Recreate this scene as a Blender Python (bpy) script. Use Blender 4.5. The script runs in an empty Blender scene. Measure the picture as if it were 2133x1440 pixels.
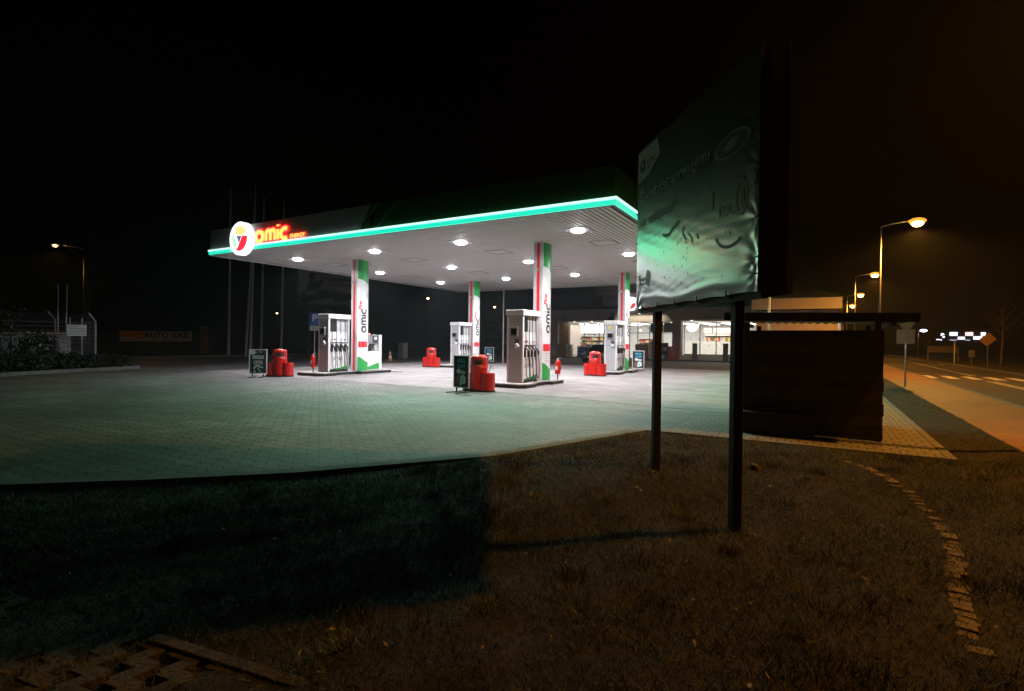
import bpy, math, random
import numpy as np
from mathutils import Matrix, Vector, Euler
R = math.radians
random.seed(7); rng = np.random.default_rng(7)
S = bpy.context.scene
# ------------------------------------------------------------------ camera
cam_d = bpy.data.cameras.new('camera'); cam = bpy.data.objects.new('camera', cam_d)
S.collection.objects.link(cam); S.camera = cam
cam_d.sensor_width = 36; cam_d.lens = 36*1107/2133; cam_d.clip_end = 2000; cam_d.clip_start = .05
cam.location = (0, 0, 1.55)
cam.rotation_euler = (Matrix.Rotation(R(30.27), 3, 'Z') @ Matrix.Rotation(R(90-.474), 3, 'X') @ Matrix.Rotation(R(.66), 3, 'Z')).to_euler()
# ------------------------------------------------------------------ world: night sky
W = bpy.data.worlds.new('World'); S.world = W; W.use_nodes = True
wn = W.node_tree; bg = wn.nodes['Background']
sky = wn.nodes.new('ShaderNodeTexSky'); sky.sky_type = 'NISHITA'; sky.sun_disc = False
sky.sun_elevation = R(-6); sky.sun_rotation = R(200)
wn.links.new(sky.outputs[0], bg.inputs[0]); bg.inputs[1].default_value = .05
# ------------------------------------------------------------------ render / exposure
S.view_settings.view_transform = 'Standard'; S.view_settings.look = 'None'
S.view_settings.exposure = 0; S.view_settings.gamma = 1
cy = S.cycles; cy.use_denoising = True; cy.max_bounces = 7; cy.diffuse_bounces = 4; cy.glossy_bounces = 3
cy.transmission_bounces = 5; cy.transparent_max_bounces = 12; cy.volume_bounces = 0
cy.sample_clamp_indirect = 4; cy.caustics_reflective = False; cy.caustics_refractive = False
# light levels in one place
P_CANOPY, P_STRIP, P_SODIUM, P_SHOP = 1380, 260, 1500, 430
SODIUM = (1, .39, .05); WHITE = (1, .97, .985); GREEN = (.02, 1, .42)
HAZE = .00055
# ================================================================== helpers
C = S.collection
def thing(name, label, cat, loc=(0,0,0), rz=0, group=None):
    o = bpy.data.objects.new(name, None); C.objects.link(o)
    o.empty_display_size = .2; o.location = loc; o.rotation_euler = (0,0,rz)
    tag(o, label, cat, group); return o
def tag(o, label=None, cat=None, group=None, kind=None):
    if label: o['label'] = label
    if cat: o['category'] = cat
    if group: o['group'] = group
    if kind: o['kind'] = kind
    return o
def copy_tree(o, parent=None):
    c = o.copy(); C.objects.link(c); c.parent = parent
    for ch in list(o.children): copy_tree(ch, c)
    return c
class MB:
    """collects simple shapes; build() links them as ONE mesh object"""
    def __init__(s): s.v=[]; s.f=[]; s.m=[]; s.cm=0
    def add(s, vs, fs):
        b=len(s.v); s.v+= [tuple(v) for v in vs]; s.f+= [tuple(b+i for i in f) for f in fs]; s.m+=[s.cm]*len(fs); return s
    def mat(s,i): s.cm=i; return s
    def box(s, x0,x1,y0,y1,z0,z1, M=None):
        vs=[Vector(p) for p in ((x0,y0,z0),(x1,y0,z0),(x1,y1,z0),(x0,y1,z0),(x0,y0,z1),(x1,y0,z1),(x1,y1,z1),(x0,y1,z1))]
        if M is not None: vs=[M@v for v in vs]
        return s.add(vs, [(0,3,2,1),(4,5,6,7),(0,1,5,4),(1,2,6,5),(2,3,7,6),(3,0,4,7)])
    def prism(s, pts, z0, z1):
        n=len(pts); vs=[(p[0],p[1],z0) for p in pts]+[(p[0],p[1],z1) for p in pts]
        a=sum(pts[i][0]*pts[(i+1)%n][1]-pts[(i+1)%n][0]*pts[i][1] for i in range(n))
        side=[(i,(i+1)%n,n+(i+1)%n,n+i) for i in range(n)]
        fs=[tuple(range(n-1,-1,-1)),tuple(range(n,2*n))]+side
        if a<0: fs=[f[::-1] for f in fs]
        return s.add(vs,fs)
    def poly(s, pts): return s.add(pts,[tuple(range(len(pts)))])
    def extr(s, pts, M, d):
        """2-D outline in M's xy plane, thickness d along M's z"""
        n=len(pts); vs=[M@Vector((p[0],p[1],0)) for p in pts]+[M@Vector((p[0],p[1],d)) for p in pts]
        a=sum(pts[i][0]*pts[(i+1)%n][1]-pts[(i+1)%n][0]*pts[i][1] for i in range(n))
        fs=[tuple(range(n-1,-1,-1)),tuple(range(n,2*n))]+[(i,(i+1)%n,n+(i+1)%n,n+i) for i in range(n)]
        if a<0: fs=[f[::-1] for f in fs]
        return s.add(vs,fs)
    def tube(s, pts, r, n=8, r1=None):
        pts=[Vector(p) for p in pts]; k=len(pts); rs=[r+( (r1 if r1 is not None else r)-r)*i/max(1,k-1) for i in range(k)] if not isinstance(r,(list,tuple)) else list(r)
        vs=[]; pu=None
        for i,p in enumerate(pts):
            t=((pts[min(i+1,k-1)]-pts[max(i-1,0)])).normalized()
            if pu is None:
                pu=t.cross(Vector((0,0,1))) if abs(t.z)<.9 else t.cross(Vector((1,0,0)))
            pu=(pu-t*pu.dot(t)).normalized(); w=t.cross(pu)
            for j in range(n):
                a=2*math.pi*j/n; vs.append(p+(pu*math.cos(a)+w*math.sin(a))*rs[i])
        fs=[(i*n+j,i*n+(j+1)%n,(i+1)*n+(j+1)%n,(i+1)*n+j) for i in range(k-1) for j in range(n)]
        fs+=[tuple(range(n-1,-1,-1)),tuple((k-1)*n+j for j in range(n))]
        return s.add(vs,fs)
    def lathe(s, prof, c=(0,0,0), n=24, sx=1, sy=1):
        vs=[];k=len(prof)
        for r,z in prof:
            for j in range(n):
                a=2*math.pi*j/n; vs.append((c[0]+r*sx*math.cos(a),c[1]+r*sy*math.sin(a),c[2]+z))
        fs=[(i*n+j,i*n+(j+1)%n,(i+1)*n+(j+1)%n,(i+1)*n+j) for i in range(k-1) for j in range(n)]
        fs+=[tuple(range(n-1,-1,-1)),tuple((k-1)*n+j for j in range(n))]
        return s.add(vs,fs)
    def ball(s, c, rx, ry, rz, n=12, m=7):
        return s.lathe([(max(.001,math.sin(math.pi*i/m)),-math.cos(math.pi*i/m)) for i in range(m+1)],(0,0,0),n) if False else s.add(
            [(c[0]+rx*math.sin(math.pi*i/m)*math.cos(2*math.pi*j/n),c[1]+ry*math.sin(math.pi*i/m)*math.sin(2*math.pi*j/n),c[2]-rz*math.cos(math.pi*i/m)) for i in range(m+1) for j in range(n)],
            [(i*n+j,i*n+(j+1)%n,(i+1)*n+(j+1)%n,(i+1)*n+j) for i in range(m) for j in range(n)])
    def ribbon(s, poly, w, M, closed=False, d=0):
        """flat stroke along a 2-D polyline in M's xy plane"""
        k=len(poly); L=[]; Rr=[]
        for i,p in enumerate(poly):
            a=poly[(i-1)%k] if closed or i>0 else p; b=poly[(i+1)%k] if closed or i<k-1 else p
            tx,ty=b[0]-a[0],b[1]-a[1]; q=math.hypot(tx,ty) or 1; nx,ny=-ty/q*w/2,tx/q*w/2
            L.append((p[0]+nx,p[1]+ny)); Rr.append((p[0]-nx,p[1]-ny))
        vs=[M@Vector((x,y,d)) for x,y in L]+[M@Vector((x,y,d)) for x,y in Rr]
        m=k if closed else k-1
        fs=[(i,k+i,k+(i+1)%k,(i+1)%k) for i in range(m)]
        return s.add(vs,fs)
    def build(s, name, mats, parent=None, smooth=False, bevel=0, kind=None, autosm=False):
        me=bpy.data.meshes.new(name); me.from_pydata(s.v,[],s.f)
        mats=mats if isinstance(mats,(list,tuple)) else [mats]
        for m in mats: me.materials.append(m)
        if len(mats)>1: me.polygons.foreach_set('material_index',s.m)
        if smooth: me.polygons.foreach_set('use_smooth',[True]*len(me.polygons))
        me.update()
        o=bpy.data.objects.new(name,me); C.objects.link(o); o.parent=parent
        if bevel:
            b=o.modifiers.new('bevel','BEVEL'); b.width=bevel; b.segments=2; b.limit_method='ANGLE'
        if kind: o['kind']=kind
        return o
def frame(o, x, y):
    x=Vector(x).normalized(); y=Vector(y).normalized(); z=x.cross(y)
    return Matrix(((x.x,y.x,z.x,o[0]),(x.y,y.y,z.y,o[1]),(x.z,y.z,z.z,o[2]),(0,0,0,1)))
def np_mesh(name, co, tri, mats, parent=None, kind=None, smooth=False):
    me=bpy.data.meshes.new(name); n=len(co); k=tri.shape[1]
    me.vertices.add(n); me.vertices.foreach_set('co',np.asarray(co,dtype=np.float32).ravel())
    me.loops.add(tri.size); me.loops.foreach_set('vertex_index',tri.astype(np.int32).ravel())
    me.polygons.add(len(tri)); me.polygons.foreach_set('loop_start',np.arange(0,tri.size,k,dtype=np.int32))
    me.update(calc_edges=True); me.materials.append(mats)
    if smooth: me.polygons.foreach_set('use_smooth',[True]*len(tri))
    o=bpy.data.objects.new(name,me); C.objects.link(o); o.parent=parent
    if kind: o['kind']=kind
    return o
# ------------------------------------------------------------------ text
def text_mesh(s, height, M, width=None, bold=0, align='LEFT', post=None, shear=0, thick=.002):
    cu=bpy.data.curves.new('t','FONT'); cu.body=s; cu.size=1; cu.offset=bold; cu.align_x=align; cu.shear=shear
    cu.resolution_u=3; cu.fill_mode='FRONT'
    ob=bpy.data.objects.new('t',cu); C.objects.link(ob)
    dg=bpy.context.evaluated_depsgraph_get(); dg.update()
    me=bpy.data.meshes.new_from_object(ob.evaluated_get(dg)); bpy.data.objects.remove(ob); bpy.data.curves.remove(cu)
    xs=[v.co.x for v in me.vertices] or [0]
    sx=height
    if width: sx=width/max(1e-6,max(xs)-min(xs))
    for v in me.vertices:
        p=M@Vector((v.co.x*sx,v.co.y*height,thick)); v.co=post(p) if post else p
    return me
def text(name, s, height, M, mat, parent, **k):
    me=text_mesh(s,height,M,**k); me.name=name; me.materials.clear(); me.materials.append(mat)
    o=bpy.data.objects.new(name,me); C.objects.link(o); o.parent=parent; return o
def arc(cx,cy,rx,ry,a0,a1,n=18): return [(cx+rx*math.cos(R(a0+(a1-a0)*i/n)),cy+ry*math.sin(R(a0+(a1-a0)*i/n))) for i in range(n+1)]
LOGO=[(arc(.55,.5,.46,.5,0,340,22),True),([(1.01,1.0),(1.01,.5),(1.01,0)],False),
      ([(1.45,0),(1.45,.5),(1.45,.72)]+arc(1.74,.72,.29,.28,180,0,10)+[(2.03,0)],False),
      ([(2.03,.72)]+arc(2.32,.72,.29,.28,170,0,10)+[(2.61,0)],False),
      ([(3.02,0),(3.02,.5),(3.02,1.0)],False),([(3.02,1.3),(3.02,1.38),(3.02,1.46)],False),
      (arc(3.86,.5,.47,.5,52,308,20),False)]          # rounded lower-case letters, about 4.3 wide
def logo(mb, M, h, w=.2, post=None, stretch=1):
    b=len(mb.v)
    for pl,cl in LOGO: mb.ribbon([(x*h*stretch,y*h) for x,y in pl], w*h, M, cl)
    if post: mb.v[b:]=[tuple(post(Vector(v))) for v in mb.v[b:]]
    return mb
# ------------------------------------------------------------------ materials
def mat(name, col, rough=.6, metal=0, var=.12, scale=8, bump=0, emit=None, es=0, spec=.5, dirt=0, coat=0):
    m=bpy.data.materials.new(name); m.use_nodes=True; t=m.node_tree; b=t.nodes['Principled BSDF']
    b.inputs['Roughness'].default_value=rough; b.inputs['Metallic'].default_value=metal
    b.inputs['Specular IOR Level'].default_value=spec; b.inputs['Coat Weight'].default_value=coat
    if emit:
        b.inputs['Emission Color'].default_value=(*emit,1); b.inputs['Emission Strength'].default_value=es
    tc=t.nodes.new('ShaderNodeTexCoord'); n=t.nodes.new('ShaderNodeTexNoise'); n.inputs['Scale'].default_value=scale
    n.inputs['Detail'].default_value=6; t.links.new(tc.outputs['Object'],n.inputs['Vector'])
    r=t.nodes.new('ShaderNodeValToRGB'); r.color_ramp.elements[0].position=.3; r.color_ramp.elements[1].position=.72
    lo=[max(0,c*(1-var-dirt)) for c in col]; hi=[min(1,c*(1+var)) for c in col]
    r.color_ramp.elements[0].color=(*lo,1); r.color_ramp.elements[1].color=(*hi,1)
    t.links.new(n.outputs[0],r.inputs[0]); t.links.new(r.outputs[0],b.inputs['Base Color'])
    if bump:
        bp=t.nodes.new('ShaderNodeBump'); bp.inputs['Strength'].default_value=bump; bp.inputs['Distance'].default_value=.02
        n2=t.nodes.new('ShaderNodeTexNoise'); n2.inputs['Scale'].default_value=scale*4; n2.inputs['Detail'].default_value=5
        t.links.new(tc.outputs['Object'],n2.inputs['Vector']); t.links.new(n2.outputs[0],bp.inputs['Height']); t.links.new(bp.outputs[0],b.inputs['Normal'])
    return m
def glow(name, col, st): return mat(name,(.5,.5,.5),.4,var=.02,emit=col,es=st)
def paver_mat(name, c1, c2, bw, rh, mort, wave=.02, period=.2, mc=(.006,.006,.006), swap=False, mort_soft=.2, stain=.35, bump=.5):
    m=bpy.data.materials.new(name); m.use_nodes=True; t=m.node_tree; L=t.links.new; b=t.nodes['Principled BSDF']
    N=t.nodes.new; tc=N('ShaderNodeTexCoord'); sp=N('ShaderNodeSeparateXYZ'); L(tc.outputs['Object'],sp.inputs[0])
    X,Y=('Y','X') if swap else ('X','Y')
    pp=N('ShaderNodeMath'); pp.operation='PINGPONG'; L(sp.outputs[X],pp.inputs[0]); pp.inputs[1].default_value=period/2
    mu=N('ShaderNodeMath'); mu.operation='MULTIPLY_ADD'; L(pp.outputs[0],mu.inputs[0]); mu.inputs[1].default_value=wave*4/period; L(sp.outputs[Y],mu.inputs[2])
    cb=N('ShaderNodeCombineXYZ'); L(sp.outputs[X],cb.inputs[0]); L(mu.outputs[0],cb.inputs[1])
    br=N('ShaderNodeTexBrick'); L(cb.outputs[0],br.inputs['Vector']); br.inputs['Scale'].default_value=1
    br.inputs['Brick Width'].default_value=bw; br.inputs['Row Height'].default_value=rh; br.inputs['Mortar Size'].default_value=mort
    br.inputs['Mortar Smooth'].default_value=mort_soft; br.inputs['Color1'].default_value=(*c1,1); br.inputs['Color2'].default_value=(*c2,1); br.inputs['Mortar'].default_value=(*mc,1)
    n=N('ShaderNodeTexNoise'); n.inputs['Scale'].default_value=.7; n.inputs['Detail'].default_value=8; n.inputs['Roughness'].default_value=.65; L(tc.outputs['Object'],n.inputs['Vector'])
    mr=N('ShaderNodeMapRange'); mr.inputs[1].default_value=.3; mr.inputs[2].default_value=.7; mr.inputs[3].default_value=1-stain; mr.inputs[4].default_value=1.1; L(n.outputs[0],mr.inputs[0])
    mx=N('ShaderNodeMix'); mx.data_type='RGBA'; mx.blend_type='MULTIPLY'; mx.inputs[0].default_value=1; L(br.outputs[0],mx.inputs[6]); L(mr.outputs[0],mx.inputs[7])
    L(mx.outputs[2],b.inputs['Base Color']); b.inputs['Roughness'].default_value=.68; b.inputs['Specular IOR Level'].default_value=.5
    bp=N('ShaderNodeBump'); bp.inputs['Strength'].default_value=bump; bp.inputs['Distance'].default_value=.012; bp.invert=True
    L(br.outputs['Fac'],bp.inputs['Height']); L(bp.outputs[0],b.inputs['Normal'])
    return m
M={}
M['white']=mat('white_paint',(.78,.78,.8),.35,var=.05,scale=3,dirt=.06)
M['lgrey']=mat('light_grey_paint',(.5,.5,.52),.4,var=.07,scale=3)
M['grey']=mat('grey_paint',(.22,.22,.23),.45,var=.1,scale=4)
M['dgrey']=mat('dark_grey_paint',(.06,.06,.065),.45,var=.15,scale=4)
M['black']=mat('black_rubber',(.012,.012,.013),.5,var=.2,scale=9)
M['red']=mat('red_plastic',(.5,.006,.004),.32,var=.22,scale=5,bump=.12,coat=.2)
M['redp']=mat('red_print',(.68,.02,.03),.4,var=.03)
M['green']=mat('green_print',(.03,.33,.075),.4,var=.05,scale=3)
M['dgreen']=mat('dark_green_fascia',(.008,.07,.026),.4,var=.08,scale=2)
M['ink']=mat('black_print',(.02,.02,.022),.5,var=.05)
M['galv']=mat('galvanised_steel',(.4,.4,.41),.45,metal=.7,var=.12,scale=6)
M['pole']=mat('pale_pole_paint',(.85,.85,.85),.25,coat=1,var=.08,scale=5)
M['soffit']=mat('soffit_slats',(.74,.715,.71),.5,var=.05,scale=1.2)
M['fascia']=mat('fascia_panel',(.28,.27,.28),.45,var=.08,scale=.8)
M['concrete']=mat('concrete',(.3,.29,.285),.85,var=.18,scale=3,bump=.3)
M['kerb']=mat('kerb_concrete',(.15,.145,.14),.9,var=.22,scale=6,bump=.4)
M['wood']=mat('dark_stained_planks',(.045,.041,.037),.75,var=.35,scale=5,bump=.4)
M['wood2']=mat('weathered_planks',(.07,.064,.058),.7,var=.4,scale=6,bump=.4)
M['woodp']=mat('pale_wood_cladding',(.3,.19,.1),.6,var=.25,scale=3)
M['postm']=mat('dark_painted_steel',(.01,.0095,.009),.65,var=.3,scale=8,bump=.2)
M['asph']=mat('asphalt',(.06,.055,.052),.85,var=.3,scale=3,bump=.5)
M['line']=mat('road_paint',(.62,.6,.55),.7,var=.22,scale=9)
M['soil']=mat('soil',(.05,.04,.028),.95,var=.4,scale=4,bump=.8)
M['stone']=mat('kerb_stone',(.17,.13,.085),.9,var=.3,scale=14,bump=.6)
M['straw']=mat('dry_grass',(.085,.1,.058),.8,var=.9,scale=37)
def patchy(m,sc,lo):
    t=m.node_tree; b=t.nodes['Principled BSDF']; l=b.inputs['Base Color'].links[0]; src=l.from_socket
    tc=t.nodes.new('ShaderNodeTexCoord'); n=t.nodes.new('ShaderNodeTexNoise'); n.inputs['Scale'].default_value=sc; n.inputs['Detail'].default_value=5
    r=t.nodes.new('ShaderNodeMapRange'); r.inputs[1].default_value=.38; r.inputs[2].default_value=.62; r.inputs[3].default_value=lo; r.inputs[4].default_value=1.15
    x=t.nodes.new('ShaderNodeMix'); x.data_type='RGBA'; x.blend_type='MULTIPLY'; x.inputs[0].default_value=1
    t.links.new(tc.outputs['Object'],n.inputs['Vector']); t.links.new(n.outputs[0],r.inputs[0]); t.links.new(src,x.inputs[6]); t.links.new(r.outputs[0],x.inputs[7]); t.links.new(x.outputs[2],b.inputs['Base Color'])
patchy(M['straw'],1.7,.35)
M['tuft']=mat('green_grass_tuft',(.03,.033,.014),.8,var=.7,scale=30)
M['leaf']=mat('conifer_leaf',(.018,.03,.014),.75,var=.5,scale=3)
M['hedge']=mat('hedge_leaf',(.04,.06,.03),.75,var=.5,scale=1.5)
M['bark']=mat('bark',(.09,.07,.055),.9,var=.3,scale=8,bump=.6)
M['cream']=mat('cream_render',(.62,.55,.44),.7,var=.06,scale=1)
M['taupe']=mat('taupe_render',(.42,.36,.345),.7,var=.1,scale=1.2)
M['roof']=mat('dark_metal_roof',(.035,.04,.055),.4,metal=.4,var=.15,scale=1)
M['anth']=mat('anthracite_frame',(.03,.03,.032),.4,var=.1)
M['brick']=mat('brick',(.3,.13,.06),.85,var=.35,scale=9,bump=.5)
M['orangep']=mat('orange_print',(.8,.25,.03),.5,var=.05)
M['yellowp']=mat('yellow_print',(.8,.6,.08),.5,var=.05)
M['bluep']=mat('blue_print',(.03,.09,.35),.5,var=.1)
M['cyanp']=mat('cyan_print',(.05,.42,.62),.5,var=.03)
M['tealp']=mat('dark_teal_poster',(.012,.05,.05),.35,var=.3,scale=5)
M['brownp']=mat('brown_photo_print',(.12,.075,.045),.4,var=.6,scale=11)
M['blackp']=mat('black_poster',(.012,.013,.014),.3,var=.3,scale=5)
M['mint']=mat('pale_print',(.62,.72,.7),.5,var=.05)
M['darkwin']=mat('dark_glass',(.012,.013,.015),.08,var=.1)
M['carp']=mat('black_car_paint',(.012,.012,.014),.25,var=.1,coat=.6)
M['card']=mat('brown_board',(.24,.18,.11),.7,var=.25,scale=6)
M['tin']=mat('pale_green_tank',(.6,.66,.62),.5,var=.15)
M['lamp']=glow('canopy_lamp_glass',(1,.985,.99),30)
M['sodium']=glow('sodium_burner',(1,.5,.12),30); M['bowl']=glow('sodium_glow_bowl',(1,.36,.03),1.5)
M['sodfar']=glow('far_sodium_lamp_glass',(1,.55,.25),14)
M['led_hi']=glow('led_tube',(.6,1,.86),1.25)
M['led_lo']=glow('green_led_diffuser',(.0,.88,.6),1.0)
M['sg_white']=glow('sign_white',(1,1,1),1.9); M['sg_yel']=glow('sign_yellow',(1,.88,.3),1.0)
M['sg_red']=glow('sign_red',(1,.03,.06),1.1); M['sg_blue']=glow('sign_slate',(.15,.17,.32),1.0); M['sg_mint']=glow('sign_mint',(.62,1,.76),.95)
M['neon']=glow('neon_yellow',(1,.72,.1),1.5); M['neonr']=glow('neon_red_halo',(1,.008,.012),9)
M['neonp']=glow('neon_pink',(1,.04,.12),4); M['lcd']=glow('lcd_screen',(.75,.8,1),.9); M['redled']=glow('red_indicator',(1,.1,.05),4)
M['coolwin']=glow('store_sign_panel',(.82,.85,1),2.2); M['pinkwin']=glow('store_pink_panel',(1,.62,.62),1.8); M['bluelamp']=glow('blue_white_lamp',(.7,.7,1),10)
M['ceil']=glow('shop_ceiling_light',(1,.93,.82),4); M['fridge']=glow('fridge_header',(1,.99,.96),2.4); M['orl']=glow('lit_orange_menu',(1,.33,.04),1.1); M['wlamp']=glow('pendant_lamp',(1,.8,.5),6)
# clear glass pane
def glass():
    m=bpy.data.materials.new('window_glass'); m.use_nodes=True; t=m.node_tree; t.nodes.clear()
    o=t.nodes.new('ShaderNodeOutputMaterial'); a=t.nodes.new('ShaderNodeBsdfTransparent'); g=t.nodes.new('ShaderNodeBsdfGlossy'); g.inputs['Roughness'].default_value=.02
    x=t.nodes.new('ShaderNodeMixShader'); f=t.nodes.new('ShaderNodeFresnel'); f.inputs[0].default_value=1.45; a.inputs[0].default_value=(.93,.95,.94,1)
    t.links.new(f.outputs[0],x.inputs[0]); t.links.new(a.outputs[0],x.inputs[1]); t.links.new(g.outputs[0],x.inputs[2]); t.links.new(x.outputs[0],o.inputs[0]); return m
M['glass']=glass()
def translucent(name,col,mix=.6):
    m=mat(name,col,.6,var=.08,scale=4); t=m.node_tree; b=t.nodes['Principled BSDF']; o=[n for n in t.nodes if n.type=='OUTPUT_MATERIAL'][0]
    tr=t.nodes.new('ShaderNodeBsdfTranslucent'); tr.inputs[0].default_value=(*col,1); x=t.nodes.new('ShaderNodeMixShader'); x.inputs[0].default_value=mix
    t.links.new(b.outputs[0],x.inputs[1]); t.links.new(tr.outputs[0],x.inputs[2]); t.links.new(x.outputs[0],o.inputs[0]); return m
M['film']=translucent('frosted_film',(.85,.84,.84),.85); M['vinylback']=translucent('thin_vinyl',(.6,.45,.3),.7)
M['pav']=paver_mat('forecourt_pavers',(.14,.138,.137),(.18,.177,.176),1.2,.2,.012,.045,.24)

M['pad']=paver_mat('pad_pavers',(.16,.145,.12),(.2,.18,.15),.2,.2,.012,.03,.2,stain=.25)
M['side']=paver_mat('pavement_blocks',(.27,.14,.07),(.31,.16,.08),.2,.1,.006,.0,.2,swap=False,stain=.3)
# ================================================================== ground
EY=np.array([-30,-13,-8,-2.5,.5,2.07,2.99,4.05,5.01,6.06,7.57,9.30]); EX=np.array([-60,-37,-25,-13,-9,-7.32,-6.28,-5.22,-4.54,-3.79,-3.25,-2.66])
def edge_d(x,y):
    """distance (m) from the paved edge, positive on the lawn"""
    x=np.asarray(x,float); y=np.asarray(y,float)
    d1=(x-np.interp(y,EY,EX))*(.72+.18*sm((y-2)/4))
    d2=np.where(x<1.66, 9.30-y, np.maximum(x-1.66, 9.30-y))
    return np.minimum(np.where(y<9.3,d1,np.where(x>1.66,d2,-1)), np.where(x>-2.7,d2,99))
def sm(t): t=np.clip(t,0,1); return t*t*(3-2*t)
def wob(x,y): return .014*np.sin(3.1*x+1.3*y)+.011*np.sin(1.7*y-4.3*x+2)+.009*np.sin(7.1*x+5.3*y)+.006*np.sin(13*x-9*y)
def hgt(x,y):
    d=edge_d(x,y); x=np.asarray(x,float); y=np.asarray(y,float)
    h=-.006-.05*sm((-3.6-x)/1.6)-.19*sm((d-.8)/2.3)*(1-sm((x-.9)/1.5))
    h=h+np.where((d>.15)&(x<2.5),wob(x,y)*sm(d/.8)+0.0*x,0)
    h=np.where((x>1.7)&(x<2.6)&(d>0),h+.05*sm((x-1.7)/.5),h); h=np.where(d<0,-.07,h); h=np.where((x>2.5)&(x<4.5),-.09,h); h=np.where((x>=4.5)&(x<10.1),-.24,h); h=np.where(x>=10.1,-.06,h)
    h=np.where((x<-26)&(d<0)&(x>-42.5),-.07,h); h=np.where(x<=-42.9,.05,h)
    return h
gx=np.concatenate([[-148],np.arange(-140,-44,8),[-43.0,-42.8,-36,-30,-25,-20,-16,-12],np.arange(-9,2.5,.1),np.arange(2.5,4.4,.2),[4.45,4.55,6,8,10.05,10.2,12,16,22,30,45,60,78]])
gy=np.concatenate([[-78,-60,-40,-25,-15,-8,-5,-3,-2],np.arange(-1,13,.1),np.arange(13,30,.5),[32,36,40,48,56,66,80,100,125,150,178]])
GX,GY=np.meshgrid(gx,gy); co=np.stack([GX,GY,hgt(GX,GY)],-1).reshape(-1,3)
nx,ny=len(gx),len(gy); ii=(np.arange(ny-1)[:,None]*nx+np.arange(nx-1)[None]).ravel()
quads=np.stack([ii,ii+1,ii+1+nx,ii+nx],-1)
gm=mat('lawn_soil',(.016,.012,.007),.95,var=.6,scale=2.5,bump=1)
ground=np_mesh('ground',co,quads,gm,kind='structure',smooth=True)
patchy(M['pav'],.3,.68); patchy(M['pav'],2.1,.8)
# forecourt
fy=[-13,-8,-2.5,.5]+[2.07,2.5,2.99,3.5,4.05,4.5,5.01,5.5,6.06,6.8,7.57,8.4,9.30]
edge=[(float(np.interp(y,EY,EX)),y) for y in fy]
fp=MB(); fp.prism([(-66,-30)]+[(-60,-30)]+edge+[(1.6,9.30),(1.6,50),(-42,50),(-42.8,18),(-66,18)],-.3,0)
fp.build('forecourt',M['pav'],kind='structure')
ap=MB(); ap.prism([(-24.5,13.9),(-9.3,13.75),(-6.8,13.65),(-4.6,13.1),(-3.0,12.85),(-1.6,12.6),(-1.2,20),(-1.1,32.4),(-24.5,32.4)],-.02,.004)
apm=mat('concrete_apron',(.19,.178,.182),.75,var=.14,scale=.9,bump=.15)
patchy(apm,1.3,.84); patchy(apm,.35,.86)
ap.build('concrete_apron',apm,kind='structure')
jm=MB()
for y in (17.8,22.6,27.4): jm.box(-24.3,-1.3,y-.008,y+.008,.0045,.0055)
for x in (-20,-13.65,-7.2): jm.box(x-.008,x+.008,13.9,32.3,.0065,.0072)
MB().prism([(-41.9,32.41),(-1.1,32.41),(-.7,46.49),(-41,46.49)],-.02,.004).build('asphalt_lane',M['asph'],kind='structure')
jm.build('apron_joint',M['dgrey'],kind='structure')
pd=MB(); pd.prism([(-2.3,9.42),(1.5,9.42),(1.5,40),(-.9,40),(-1.1,20),(-1.5,12.5),(-2.3,11)],-.02,.006)
pd.build('paved_pad',M['pad'],kind='structure')
def strip_along(pts,w0,w1,z0,z1,mb):
    P=[Vector((p[0],p[1],0)) for p in pts]; n=[]
    for i in range(len(P)):
        t=(P[min(i+1,len(P)-1)]-P[max(i-1,0)]).normalized(); n.append(Vector((t.y,-t.x,0)))
    for i in range(len(P)-1):
        a,b=P[i],P[i+1]; na,nb=n[i],n[i+1]
        q=[a+na*w0,b+nb*w0,b+nb*w1,a+na*w1]
        vs=[(p.x,p.y,z0) for p in q]+[(p.x,p.y,z1) for p in q]
        mb.add(vs,[(0,1,2,3),(7,6,5,4),(4,5,1,0),(5,6,2,1),(6,7,3,2),(7,4,0,3)])
kb=MB(); strip_along(edge,-.19,.012,-.32,.008,kb); kb.build('kerb',M['kerb'],kind='structure')
kb=MB(); kb.box(-2.6,1.5,9.27,9.38,-.25,.014); kb.box(1.5,1.62,9.27,24,-.25,.014); kb.build('pad_kerb',M['kerb'],kind='structure',bevel=.008)
# raised planting bed on the left and far kerb
bed=[(-24.5,1),(-25.6,4.6),(-26.6,7.6),(-27.7,10.2),(-28.5,12.7),(-28.9,13.3),(-29.8,13.6),(-34,12.9),(-40,9),(-41,0),(-30,-5)]
MB().prism(bed,-.1,.11).build('planting_bed',M['soil'],kind='structure')
kb=MB(); strip_along(bed[:8],-.13,.02,-.1,.14,kb); kb.build('bed_kerb',M['kerb'],kind='structure')
kb=MB(); strip_along([(-42.6,8),(-42.6,18),(-42.9,25),(-42.3,32),(-41,42),(-38,52)],-.15,.05,-.1,.12,kb); kb.build('far_kerb',M['kerb'],kind='structure')
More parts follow.
